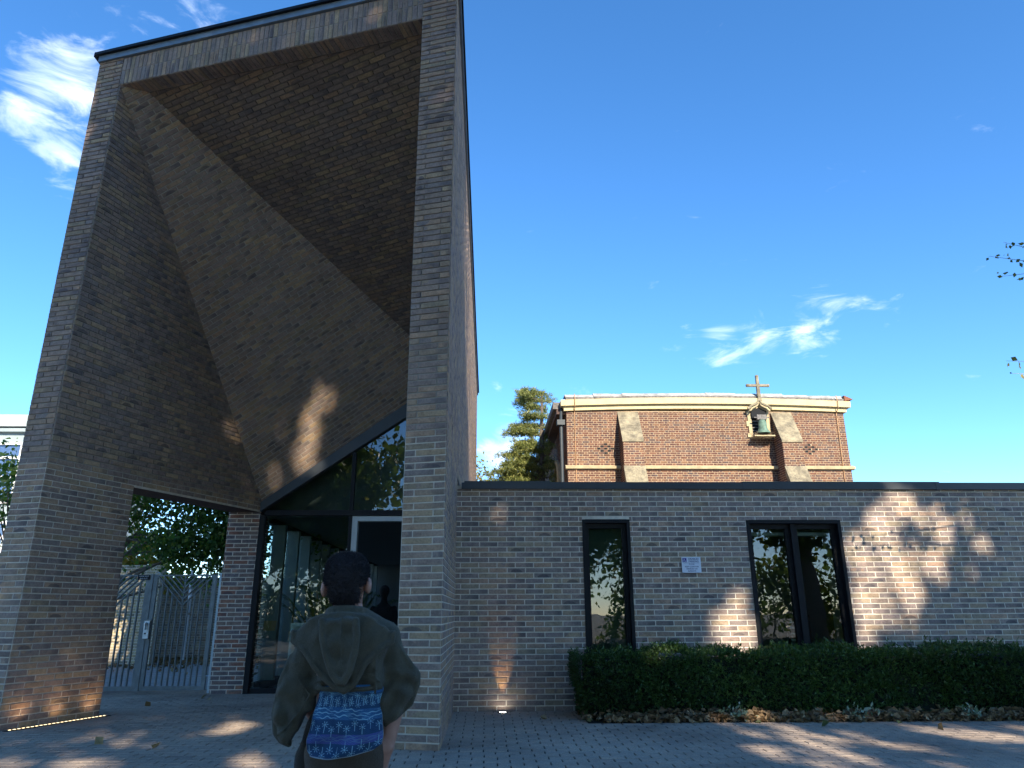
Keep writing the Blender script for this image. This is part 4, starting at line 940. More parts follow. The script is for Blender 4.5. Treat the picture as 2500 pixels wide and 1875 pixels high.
# sprigs: tufts of four or five small leaves
Pn = np.repeat(P, 4, 0) + RNG.normal(size=(len(P) * 4, 3)) * .008; an = np.repeat(ax, 4, 0)
M_HEDGE = leaf_mat('hedge_leaf', [(0, (.03, .056, .018)), (.6, (.058, .108, .028)), (.93, (.10, .17, .042)), (1, (.18, .24, .07))], .25, .42)
tuft = np.repeat(RNG.random(len(P)), 4)
quads('foliage', leaf_quads(Pn, .036, .42, axis=an, spread=.75, fold=.2), M_HEDGE, hed, np.clip(tuft * .6 + RNG.random(len(Pn)) * .3 + .16 * np.sin(Pn[:, 0] * 1.9 + 2 * np.sin(Pn[:, 0] * .7)) + .10 * np.sin(Pn[:, 0] * 5.3 + Pn[:, 2] * 7), 0, 1))
Pt = P[(P[:, 2] > HZ - .05)]; Pt = Pt[RNG.random(len(Pt)) < .09]
sh = np.concatenate([leaf_quads(Pt + Z * h, .045, .4, axis=np.array([0, 0, .7]), spread=.7) for h in (0, .02, .04, .06, .075)]); quads('shoots', sh, M_HEDGE, hed)

M_DRY = leaf_mat('dry_leaf', [(0, (.10, .06, .035)), (.3, (.19, .115, .06)), (.7, (.28, .185, .10)), (.95, (.36, .26, .15)), (1, (.10, .12, .05))], .1, .8, .2)
def dry_leaves(P, size):
    """curled lobed leaves: two folded quads each"""
    n = len(P); d = unit(RNG.normal(size=(n, 3)) * np.array([1, 1, .45])); s = unit(np.cross(d, RNG.normal(size=(n, 3)) * .7 + Z)); nn = np.cross(s, d)
    L = (size * RNG.uniform(.55, 1.3, n))[:, None]; w_ = L * RNG.uniform(.3, .5, n)[:, None]; c = RNG.uniform(.05, .4, n)[:, None] * L
    a, b_, t_ = P - d * L / 2, P + d * L / 2, P
    q1 = np.stack([a, t_ - d * L * .1 + s * w_ + nn * c, b_ + nn * c * .8, t_], 1); q2 = np.stack([a, t_, b_ + nn * c * .8, t_ - d * L * .1 - s * w_ + nn * c], 1)
    return np.concatenate([q1, q2])
bed = MB(); bed.add([(1.3, 9.66, -.004), (10.4, 9.40, -.004), (10.4, 10.93, -.004), (1.24, 10.93, -.004)], [(0, 1, 2, 3)]); bdo = bed.build('planting_bed', simple('bed_soil', (.05, .038, .028), .98, .4, 20)); tag(bdo, kind='structure')
n = 3600; lx = 1.25 + 8.9 * RNG.random(n); edge_y = 9.66 - (lx - 1.3) * .0285
ly = edge_y + .02 + np.abs(RNG.normal(size=n)) * .17 - (RNG.random(n) < .05) * .08; ly = np.minimum(ly, 10.25)
lz = .012 + .075 * RNG.random(n) * (.4 + np.clip((ly - edge_y) / .2, 0, 1))
cxm = lx < 1.5; ly[cxm] += RNG.random(cxm.sum()) * .9
LQ = dry_leaves(np.stack([lx, ly, lz], 1), .085)
lit = quads('leaf_litter', LQ, M_DRY, None, np.tile(RNG.random(n), 2)); tag(lit, 'drift of dry brown leaves along the foot of the hedge', 'leaf litter', kind='stuff')
n = 2600; LQ = dry_leaves(np.stack([-11 + 6 * RNG.random(n), 24 - np.abs(RNG.normal(size=n)) * 1.8, .02 + .03 * RNG.random(n)], 1), .11)
lit = quads('leaf_litter', LQ, M_DRY); tag(lit, 'dry leaves scattered on the path behind the gate', 'leaf litter', kind='stuff')
for i, (lx, ly, lab) in enumerate(((-4.55, 12.9, 'dry curled leaf lying nearest the gate bars'), (-5.0, 11.9, 'dry leaf lying beside the left brick pillar corner'), (-4.35, 12.6, 'pale dry leaf in front of the gate'), (-3.9, 12.95, 'tiny dark leaf before the red brick pier'), (-4.05, 8.55, 'pale leaf lying on paving left of the man'), (-3.3, 8.2, 'small pale leaf on paving right of the left pillar'), (.75, 10.05, 'dry brown leaf on paving before the bare wing wall'), (5.25, 8.95, 'brown leaf lying on paving in front of the litter'), (4.05, 9.25, 'yellow green leaf on paving beside the litter'), (4.95, 9.3, 'green leaf blade at the litter edge'))):
    o = quads('fallen_leaf', dry_leaves(np.array([[lx, ly, .022]]), .11), M_DRY, None, np.full(2, [.85, .4, .9, .2, .97, .93, .8, .6, 1, 1][i])); tag(o, lab, 'leaf', 'single leaves on the paving')
M_SILV = leaf_mat('silver_leaf', [(0, (.16, .22, .15)), (.6, (.26, .32, .23)), (1, (.42, .46, .36))], .2)
for i, (px_, py_, lab) in enumerate(((3.1, 9.72, 'largest pale grey green plant in the leaf litter'), (4.68, 9.66, 'pale spreading plant in the litter, second from the left'), (6.05, 9.62, 'pale little plant with a white tip in the litter'), (7.15, 9.6, 'pale plant at the right end of the litter'))):
    pp = np.array([px_, py_, .06]) + RNG.normal(size=(70, 3)) * np.array([.12 if i != 2 else .05, .05, .045]); pp[:, 2] = np.abs(pp[:, 2]) + .02
    stm = MB()
    for q in pp[::2]: stm.tube([(px_, py_, 0), ((px_ + q[0]) / 2, (py_ + q[1]) / 2, q[2] * .7), tuple(q)], .0025, 4)
    o = stm.build('silver_plant', M_BARK); tag(o, lab, 'plant', 'pale plants in the litter'); quads('foliage', leaf_quads(pp, .055, .5, axis=np.array([0, -.2, .5])), M_SILV, o)

# ------------------------------------------------------------------ sign, lamps
M_SIGN = simple('white_sign', (.68, .72, .80), .4, .03, 3, bump=0); M_PURP = simple('purple_print', (.055, .035, .26), .5, .03, 3, bump=0); M_INK = simple('blue_grey_print', (.09, .12, .23), .5, .03, 3, bump=0)
sg = MB(); sg.box((2.90, YW - .028, 1.853), (3.183, YW - .012, 2.076)); sgo = sg.build('parking_sign', M_SIGN); tag(sgo, 'white disabled parking sign screwed to the wing wall between the windows', 'sign')
ys = YW - .0285
def flat(poly, name, mat, parent, y): 
    o = MB().prism(poly, lambda u, v, t: (u, t, v), y - .0006, y).build(name, mat, parent); return o
flat([(2.912, 2.003), (2.972, 2.003), (2.972, 2.063), (2.912, 2.063)], 'wheelchair_symbol_square', M_PURP, sgo, ys)
ic = MB(); yi = ys - .0012
arc = [(2.940 + .0165 * math.cos(a), yi, 2.024 + .0165 * math.sin(a)) for a in np.linspace(R(115), R(340), 14)]
ic.tube(arc, .0026, 5); ic.tube([(2.936, yi, 2.048), (2.937, yi, 2.030), (2.951, yi, 2.029), (2.958, yi, 2.013), (2.964, yi, 2.014)], .003, 5); ic.tube([(2.937, yi, 2.039), (2.948, yi, 2.039)], .0026, 5); ic.lathe([(0, -.005), (.0045, 0), (0, .005)], (2.935, yi, 2.056), 8)
ic.build('wheelchair_symbol', M_SIGN, sgo)
for (tx, sz, cxn, zz, bl_) in (('DISABLED', .036, 3.077, 2.049, .0009), ('PARKING', .036, 3.077, 2.015, .0009), ('PLEASE', .026, 3.045, 1.973, .0003), ('KEEP CLEAR FOR', .027, 3.045, 1.938, .0006), ('DISABLED ON', .026, 3.045, 1.907, .0006), ('SUNDAYS', .027, 3.045, 1.876, .0008)):
    text_mesh('lettering', tx, sz, M_INK, sgo, upright(cxn, ys - .0003, zz), bold=bl_)
flat([(2.925, 1.990), (3.16, 1.990), (3.16, 1.994), (2.925, 1.994)], 'rule_line', M_INK, sgo, ys)

def emis(name, col, st):
    mt, b = new_mat(name); b.n('ShaderNodeOutputMaterial', {0: b.n('ShaderNodeEmission', {'Color': rgb(*col), 'Strength': st})}); return mt
def spot(name, loc, direction, power, col, size, blend=.8, rad=.02):
    l = bpy.data.lights.new(name, 'SPOT'); l.energy = power; l.color = col; l.spot_size = size; l.spot_blend = blend; l.shadow_soft_size = rad
    o = bpy.data.objects.new(name, l); o.location = loc; o.rotation_euler = Vector(direction).to_track_quat('-Z', 'Y').to_euler(); return o
upl = MB(); upl.lathe([(.075, -.004), (.075, .006), (.055, .008), (.052, .003)], (.25, 10.80, .0), 16); uo = upl.build('ground_uplight', M_BLACK); tag(uo, 'lit round uplight set in paving at the wing wall foot', 'uplight')
lens = MB(); lens.lathe([(.0, .004), (.052, .0035)], (.25, 10.80, 0), 16); lens.build('lit_lens', emis('uplight_lens', (1, .93, .8), 5), uo)
so2 = spot('uplight_beam', (.25, 10.80, .02), (0, .20, 1), 5.5, (1, .62, .30), R(34), .9); COL.objects.link(so2); so2.parent = uo
led = MB(); pa = AR + UL * .0 + NL * .13; pb_ = AR + UL * 1.5 + NL * .13
led.bar(pa + Z * .004, pb_ + Z * .004, .05, .012); lo = led.build('linear_uplight', M_BLACK); tag(lo, 'lit dashed linear uplight in paving along the left pillar', 'uplight')
M_LED = emis('warm_led', (1, .76, .42), 1.0)
for k in range(24):
    c = pa + UL * (.06 + k * .058) + NL * 0; dmb = MB(); dmb.bar(c + Z * .011, c + UL * .026 + Z * .011, .018, .004); dmb.build('led_window', M_LED, lo)
for k in range(3):
    s_ = spot('led_beam', tuple(pa + UL * (.25 + .5 * k) + Z * .03), tuple(-NL * .35 + Z), 1.1, (1, .66, .36), R(120), 1.0, .1); COL.objects.link(s_); s_.parent = lo

# ------------------------------------------------------------------ people (smooth bodies grown from distance fields)
def surface_nets(f, lo, hi, res):
    lo, hi = np.array(lo, float), np.array(hi, float); n = np.ceil((hi - lo) / res).astype(int) + 1
    g = [lo[i] + res * np.arange(n[i]) for i in range(3)]
    Xg, Yg, Zg = np.meshgrid(*g, indexing='ij'); v = f(Xg, Yg, Zg)
    ins = v < 0; c = [ins[i:n[0] - 1 + i, j:n[1] - 1 + j, k:n[2] - 1 + k] for i in (0, 1) for j in (0, 1) for k in (0, 1)]
    cnt = sum(a.astype(int) for a in c); act = (cnt > 0) & (cnt < 8); ids = np.full(act.shape, -1); ids[act] = np.arange(act.sum())
    I, J, K = np.nonzero(act); acc = np.zeros((len(I), 3)); num = np.zeros(len(I))
    corners = [(i, j, k) for i in (0, 1) for j in (0, 1) for k in (0, 1)]
    for a in corners:
        for ax in range(3):
            if a[ax] == 1: continue
            b = list(a); b[ax] = 1; va = v[I + a[0], J + a[1], K + a[2]]; vb = v[I + b[0], J + b[1], K + b[2]]
            m_ = (va < 0) != (vb < 0); t = np.where(m_, va / np.where(m_, va - vb, 1), 0); p = np.zeros((len(I), 3)); p[:] = a; p[:, ax] = t
            acc[m_] += p[m_]; num[m_] += 1
    V = lo + res * (np.stack([I, J, K], 1) + acc / num[:, None]); F = []
    for ax in range(3):
        o1, o2 = [(1, 2), (2, 0), (0, 1)][ax]; sl = [slice(None)] * 3; sl[ax] = slice(0, n[ax] - 1); sh = [slice(None)] * 3; sh[ax] = slice(1, n[ax])
        A, B = ins[tuple(sl)], ins[tuple(sh)]; e = np.stack(np.nonzero(A != B), 1)
        e = e[(e[:, o1] > 0) & (e[:, o2] > 0) & (e[:, o1] < n[o1] - 1) & (e[:, o2] < n[o2] - 1)]
        q = []
        for (d1, d2) in ((-1, -1), (0, -1), (0, 0), (-1, 0)): t = e.copy(); t[:, o1] += d1; t[:, o2] += d2; q.append(ids[t[:, 0], t[:, 1], t[:, 2]])
        q = np.stack(q, 1); flip = ~A[e[:, 0], e[:, 1], e[:, 2]]; q[flip] = q[flip][:, ::-1]; F.append(q)
    return V, np.concatenate(F)
def sdf_obj(name, f, lo, hi, res, mat, parent=None, noise=0):
    V, F = surface_nets(f, lo, hi, res); F = F[(F >= 0).all(1)]
    me = bpy.data.meshes.new(name); me.vertices.add(len(V)); me.vertices.foreach_set('co', V.astype('f').ravel())
    me.loops.add(4 * len(F)); me.loops.foreach_set('vertex_index', F.astype('i').ravel()); me.polygons.add(len(F)); me.polygons.foreach_set('loop_start', np.arange(0, 4 * len(F), 4, dtype='i'))
    me.polygons.foreach_set('use_smooth', np.ones(len(F), bool)); me.materials.append(mat); me.update(calc_edges=True); me.validate()
    o = bpy.data.objects.new(name, me); COL.objects.link(o)
    if parent is not None: o.parent = parent
    return o
def smin(a, b, k): h = np.clip(.5 + .5 * (b - a) / k, 0, 1); return b + (a - b) * h - k * h * (1 - h)
def capsule(X, Y_, Z_, a, b, ra, rb):
    a, b = np.array(a, float), np.array(b, float); d = b - a; t = np.clip(((X - a[0]) * d[0] + (Y_ - a[1]) * d[1] + (Z_ - a[2]) * d[2]) / (d @ d), 0, 1)
    return np.sqrt((X - a[0] - t * d[0]) ** 2 + (Y_ - a[1] - t * d[1]) ** 2 + (Z_ - a[2] - t * d[2]) ** 2) - (ra + (rb - ra) * t)
def ellipsoid(X, Y_, Z_, c, r, p=2.0):
    q = ((np.abs(X - c[0]) / r[0]) ** p + (np.abs(Y_ - c[1]) / r[1]) ** p + (np.abs(Z_ - c[2]) / r[2]) ** p) ** (1 / p); return (q - 1) * min(r)
def poly2d(X, Z_, pts):
    """signed distance to a closed polygon in the x-z plane"""
    d = np.full(X.shape, 1e9); s = np.ones(X.shape); n = len(pts)
    for i in range(n):
        ax, az = pts[i]; bx, bz = pts[i - 1]; ex, ez = bx - ax, bz - az; wx, wz = X - ax, Z_ - az
        t = np.clip((wx * ex + wz * ez) / (ex * ex + ez * ez), 0, 1); d = np.minimum(d, (wx - ex * t) ** 2 + (wz - ez * t) ** 2)
        c1, c2, c3 = Z_ >= az, Z_ < bz, ex * wz > ez * wx; fl = (c1 & c2 & c3) | (~c1 & ~c2 & ~c3); s = np.where(fl, -s, s)
    return s * np.sqrt(d)
def slab_sdf(d2, dy, h, r):
    a, b = d2 + r, np.abs(dy) - h + r; return np.minimum(np.maximum(a, b), 0) + np.sqrt(np.maximum(a, 0) ** 2 + np.maximum(b, 0) ** 2) - r
def chain(X, Y_, Z_, pts, r):
    d = None
    for a, b in zip(pts[:-1], pts[1:]):
        c = capsule(X, Y_, Z_, a, b, r, r); d = c if d is None else np.minimum(d, c)
    return d
M_SKIN = simple('skin', (.36, .19, .14), .55, .12, 25, bump=.001, extra={'Subsurface Weight': .15, 'Subsurface Radius': (.02, .008, .004), 'Subsurface Scale': .5})
M_HAIR = simple('dark_hair', (.026, .023, .028), .6, .4, 60, bump=.004)
def fleece(name, col, sc=260):
    mt, b = new_mat(name); t = b.n('ShaderNodeTexCoord').outputs['Object']; n1 = b.noise(t, 14, 4, .6); n2 = b.noise(t, sc, 4, .7)
    c = b.mix(1.0, b.ramp(n1, [(.3, tuple(x * .82 for x in col)), (.7, tuple(x * 1.15 for x in col))]), b.ramp(n2, [(.3, (.75, .75, .75)), (.7, (1.2, 1.2, 1.2))]), 'MULTIPLY')
    finish(b, c, .95, b.math('ADD', n2, b.math('MULTIPLY', b.noise(t, 30, 4), 1.2)), .006, 0, .15, {'Sheen Weight': .12, 'Sheen Roughness': .5}); return mt
M_HOOD = fleece('olive_grey_fleece', (.088, .084, .062)); M_TROU = fleece('dark_brown_trousers', (.085, .068, .052)); M_TAIL = fleece('dark_brown_wool', (.050, .046, .040))
YP = 3.15; YB = YP
def body_sdf(X, Y_, Z_):
    d = ellipsoid(X, Y_, Z_, (-.578, YP + .005, 1.425), (.074, .092, .104))                       # skull
    d = smin(d, ellipsoid(X, Y_, Z_, (-.578, YP + .055, 1.375), (.055, .055, .066)), .03)            # jaw and face, turned away
    d = smin(d, capsule(X, Y_, Z_, (-.578, YP + .105, 1.405), (-.578, YP + .118, 1.385), .012, .014), .015)  # nose
    d = smin(d, capsule(X, Y_, Z_, (-.570, YP + .012, 1.37), (-.560, YP + .008, 1.24), .050, .058), .03)   # neck
    for ex, ez in ((-.667, 1.392), (-.488, 1.405)):                                                  # ears
        e = ellipsoid(X, Y_, Z_, (ex, YP + .0, ez), (.015, .024, .034)); d = smin(d, e, .012)
    d = smin(d, ellipsoid(X, Y_, Z_, (-.552, YP + .005, 1.13), (.138, .085, .150), 2.4), .05)
    d = smin(d, ellipsoid(X, Y_, Z_, (-.535, YP + .01, .92), (.125, .088, .17)), .06)
    d = smin(d, ellipsoid(X, Y_, Z_, (-.535, YP + .01, .79), (.145, .098, .09)), .05)
    for sx, hx, kx, fx in ((-1, -.605, -.615, -.62), (1, -.465, -.455, -.45)):
        d = smin(d, capsule(X, Y_, Z_, (hx, YP, .77), (kx, YP + .02, .43), .078, .052), .03); d = smin(d, capsule(X, Y_, Z_, (kx, YP + .02, .43), (fx, YP - .01, .09), .052, .036), .02)
        d = smin(d, capsule(X, Y_, Z_, (fx, YP - .03, .045), (fx + sx * .01, YP + .14, .035), .038, .03), .02)
    d = smin(d, capsule(X, Y_, Z_, (-.70, YP, 1.21), (-.735, YP + .03, 1.00), .044, .036), .03); d = smin(d, capsule(X, Y_, Z_, (-.735, YP + .03, 1.00), (-.690, YP + .15, .87), .036, .025), .02)
    d = smin(d, capsule(X, Y_, Z_, (-.405, YP, 1.21), (-.345, YP + .03, 1.00), .046, .038), .03); d = smin(d, capsule(X, Y_, Z_, (-.345, YP + .03, 1.00), (-.378, YP - .015, .80), .040, .027), .02)
    # right hand, fingers loosely curled
    d = smin(d, slab_sdf(poly2d(X, Z_, [(-.352, .800), (-.400, .802), (-.424, .735), (-.372, .722)]), Y_ - (YP - .025), .016, .014), .014)
    for i, (fx, fz, ln) in enumerate(((-.418, .742, .034), (-.405, .732, .040), (-.391, .727, .038), (-.378, .727, .031))):
        a = (fx, YP - .03, fz); b = (fx - .008, YP - .045, fz - ln); c = (fx - .002, YP - .018, fz - ln - .022); e = (fx + .004, YP + .004, fz - ln - .012)
        d = smin(d, np.minimum(np.minimum(capsule(X, Y_, Z_, a, b, .0098, .0088), capsule(X, Y_, Z_, b, c, .0088, .008)), capsule(X, Y_, Z_, c, e, .008, .007)), .004)
    d = smin(d, np.minimum(capsule(X, Y_, Z_, (-.405, YP - .02, .785), (-.432, YP - .03, .752), .012, .010), capsule(X, Y_, Z_, (-.432, YP - .03, .752), (-.430, YP - .034, .722), .010, .0085)), .008)
    # left hand under the wide sleeve
    d = smin(d, ellipsoid(X, Y_, Z_, (-.685, YP + .165, .835), (.022, .035, .045)), .015)
    for k in range(4): d = smin(d, capsule(X, Y_, Z_, (-.685, YP + .142 + .016 * k, .80), (-.678, YP + .142 + .015 * k, .755 + .006 * abs(k - 1.5)), .009, .007), .004)
    d = smin(d, capsule(X, Y_, Z_, (-.682, YP + .19, .84), (-.675, YP + .205, .80), .010, .008), .006)
    return d
person = sdf_obj('person', body_sdf, (-.84, YP - .16, -.01), (-.27, YP + .26, 1.56), .0062, M_SKIN)
tag(person, 'person seen from behind in an olive hooded cape and blue palm print shirt', 'person')
def hair_sdf(X, Y_, Z_):
    d = ellipsoid(X, Y_, Z_, (-.577, YP, 1.442), (.0855, .099, .0930), 2.4)
    d = smin(d, ellipsoid(X, Y_, Z_, (-.572, YP - .022, 1.372), (.064, .064, .055)), .03)
    cut = np.where(Y_ > YP + .055, 1.475 - Z_, np.where(np.abs(X + .577) > .060, 1.418 - Z_ + (Y_ - YP) * .25, 1.322 - Z_))
    return np.maximum(d, cut)
hair = sdf_obj('hair', hair_sdf, (-.69, YP - .13, 1.30), (-.47, YP + .13, 1.56), .005, M_HAIR, person)
hv = np.array([v.co[:] for v in hair.data.vertices]); hn = np.array([v.normal[:] for v in hair.data.vertices]); ix = RNG.integers(0, len(hv), 16000); hp_ = hv[ix] + RNG.normal(size=(16000, 3)) * .002
hd_ = unit(hn[ix] * .8 + np.array([0, -.1, .25]) + RNG.normal(size=(16000, 3)) * .35); hl = RNG.uniform(.006, .015, 16000)[:, None]; hs_ = unit(np.cross(hd_, RNG.normal(size=(16000, 3)))) * .0008
st_q = quads('hair_strands', np.stack([hp_ - hs_, hp_ + hs_, hp_ + hd_ * hl + hs_ * .3, hp_ + hd_ * hl - hs_ * .3], 1), M_HAIR, hair); st_q['kind'] = 'stuff'
CAPE = [(-.690, 1.270), (-.754, 1.224), (-.750, 1.192), (-.700, 1.160), (-.649, 1.099), (-.600, 1.052), (-.566, 1.027), (-.532, 1.014), (-.498, 1.036), (-.461, 1.108), (-.410, 1.160), (-.366, 1.188), (-.363, 1.219), (-.436, 1.275), (-.488, 1.296), (-.572, 1.301), (-.647, 1.294)]
JACK = [(-.680, 1.270), (-.435, 1.270), (-.390, 1.20), (-.400, 1.1), (-.400, 1.018), (-.464, 1.014), (-.532, 1.012), (-.645, 1.012), (-.655, 1.071), (-.70, 1.20)]
SLL = [(-.735, 1.205), (-.660, 1.160), (-.640, 1.03), (-.635, .998), (-.685, .935), (-.758, .812), (-.788, .824), (-.812, .851), (-.824, .921), (-.807, 1.041), (-.773, 1.130)]
SLR = [(-.395, 1.215), (-.348, 1.162), (-.295, 1.092), (-.268, 1.06), (-.268, 1.025), (-.293, .954), (-.384, .878), (-.406, .895), (-.425, .993), (-.425, 1.1)]
def back_y(X, Z_): return YP - .150 + .95 * np.maximum(0, np.abs(X + .555) - .03) ** 2 / .19 * .40 + .05 * np.maximum(0, Z_ - 1.2) * 2
def hood_sdf(X, Y_, Z_):
    wr = .0055 * np.sin(X * 60 + Z_ * 35 + 2 * np.sin(Z_ * 18)) * np.sin(Z_ * 42 - X * 20) + .0045 * np.sin(X * 25 - Z_ * 70 + 1.5 * np.sin(X * 30))
    jk = slab_sdf(poly2d(X, Z_, JACK), Y_ - (YP + .0 + .25 * np.abs(X + .545) ** 2), .126, .06) + wr
    fold = .006 * np.sin((X + .70) * 95 + (Z_ - 1.2) * 38) * np.clip((1.18 - Z_) / .2, 0, 1); foldr = .006 * np.sin((X + .40) * 95 - (Z_ - 1.2) * 42) * np.clip((1.18 - Z_) / .2, 0, 1)
    sl = fold + slab_sdf(poly2d(X, Z_, SLL), Y_ - (YP + .02 - .05 * np.clip((1.2 - Z_) / .4, 0, 1)), .044, .026) + wr * 1.3
    sr = foldr + slab_sdf(poly2d(X, Z_, SLR), Y_ - (YP + .02 - .05 * np.clip((1.2 - Z_) / .4, 0, 1)), .044, .026) + wr * 1.3
    d = smin(jk, smin(sl, sr, .015), .018)
    for a_, b_, c_ in (((-.60, YP, 1.268), (-.705, YP, 1.205), (-.745, YP - .005, 1.00)), ((-.51, YP, 1.268), (-.405, YP, 1.205), (-.338, YP + .02, 1.02))):
        d = smin(d, smin(capsule(X, Y_, Z_, a_, b_, .052, .054), capsule(X, Y_, Z_, b_, c_, .054, .052), .02), .02)
    by = back_y(X, Z_)
    cape = slab_sdf(poly2d(X, Z_, CAPE), Y_ - by, .011, .009) + wr * .5
    bag = slab_sdf(poly2d(X, Z_, [(-.628, 1.272), (-.500, 1.272), (-.497, 1.20), (-.515, 1.10), (-.535, 1.042), (-.552, 1.040), (-.585, 1.09), (-.610, 1.18)]), Y_ - by + .018, .016, .014) + wr
    cape = smin(cape, bag, .012)
    yb_ = lambda x, z: float(back_y(np.array(x), np.array(z)))
    rim = lambda pts, r, o: chain(X, Y_, Z_, [(x, yb_(x, z) + o, z) for x, z in pts], r)
    cape = smin(cape, rim(CAPE[1:13], .0125, -.010), .006)
    cape = smin(cape, rim([(-.632, 1.268), (-.622, 1.20), (-.600, 1.13), (-.575, 1.075), (-.552, 1.047), (-.532, 1.046), (-.512, 1.085), (-.497, 1.15), (-.492, 1.21), (-.500, 1.268)], .0135, -.034), .006)
    cape = smin(cape, rim([(-.553, 1.29), (-.550, 1.18), (-.543, 1.06)], .0035, -.036), .004)
    d = np.minimum(d, cape)
    d = np.minimum(d, chain(X, Y_, Z_, [(-.566 + .072 * math.cos(a), YP + .005 + .068 * math.sin(a), 1.296 - .012 * math.sin(a)) for a in np.linspace(0, 2 * math.pi, 19)], .019))
    d = smin(d, chain(X, Y_, Z_, [(-.566 + .098 * math.cos(a), YP + .0 + .082 * math.sin(a), 1.270 - .01 * math.sin(a)) for a in np.linspace(0, 2 * math.pi, 19)], .017), .012)
    for pts in ([(-.732, 1.06), (-.712, 1.03), (-.690, 1.005), (-.676, .992)], [(-.678, .994), (-.715, .93), (-.758, .88), (-.795, .846)], [(-.655, 1.036), (-.635, 1.045), (-.615, 1.05)], [(-.455, 1.07), (-.43, 1.058), (-.405, 1.042)], [(-.43, 1.16), (-.425, 1.09), (-.42, 1.0)]):
        d = smin(d, chain(X, Y_, Z_, [(x, YP - .074 if (x < -.66 or x > -.39) else YP - .116, z) for x, z in pts], .0042), .004)
    d = smin(d, chain(X, Y_, Z_, [(x, YP - .018, z) for x, z in SLL[5:]], .012), .008); d = smin(d, chain(X, Y_, Z_, [(x, YP - .018, z) for x, z in SLR[1:7]], .012), .008)
    d = smin(d, chain(X, Y_, Z_, [(-.648, YP - .100, 1.018), (-.59, YP - .120, 1.016), (-.53, YP - .124, 1.014), (-.46, YP - .118, 1.016), (-.402, YP - .095, 1.02)], .009), .008)
    inner = slab_sdf(poly2d(X, Z_, [(x * .93 + -.545 * .07, z - .03) for x, z in JACK]), Y_ - YP, .09, .05)
    return np.maximum(d, -np.where(Z_ < 1.025, inner, 1))
hood = sdf_obj('hooded_cape', hood_sdf, (-.85, YP - .20, .79), (-.24, YP + .16, 1.34), .0052, M_HOOD, person)
def trou_sdf(X, Y_, Z_):
    d = ellipsoid(X, Y_, Z_, (-.535, YP + .01, .79), (.155, .108, .10))
    for hx, kx, fx in ((-.605, -.617, -.622), (-.465, -.453, -.448)):
        d = smin(d, capsule(X, Y_, Z_, (hx, YP, .77), (kx, YP + .02, .43), .090, .072), .02); d = smin(d, capsule(X, Y_, Z_, (kx, YP + .02, .43), (fx, YP - .005, .10), .072, .068), .02)
    d = d + .004 * np.sin(Z_ * 45 + X * 30) * np.sin(X * 40)
    return np.maximum(d, np.maximum(Z_ - .86, .075 - Z_))
sdf_obj('trousers', trou_sdf, (-.72, YP - .13, .06), (-.35, YP + .15, .88), .009, M_TROU, person)
TAIL = [(-.628, .990), (-.676, .93), (-.712, .847), (-.732, .774), (-.740, .66), (-.665, .60), (-.655, .72), (-.668, .832), (-.640, .95)]
sdf_obj('coat_tail', lambda X, Y_, Z_: slab_sdf(poly2d(X, Z_, TAIL), Y_ - (YP + .03), .055, .035) + .004 * np.sin(Z_ * 30 + X * 50), (-.77, YP - .05, .58), (-.60, YP + .12, 1.01), .007, M_TAIL, person)
for sxx in (-.622, -.447):
    sdf_obj('shoe', lambda X, Y_, Z_: np.maximum(ellipsoid(X, Y_, Z_, (sxx, YP + .05, .045), (.05, .14, .055), 2.6), .003 - Z_), (sxx - .07, YP - .12, -.01), (sxx + .07, YP + .22, .12), .009, M_BLACK, person)
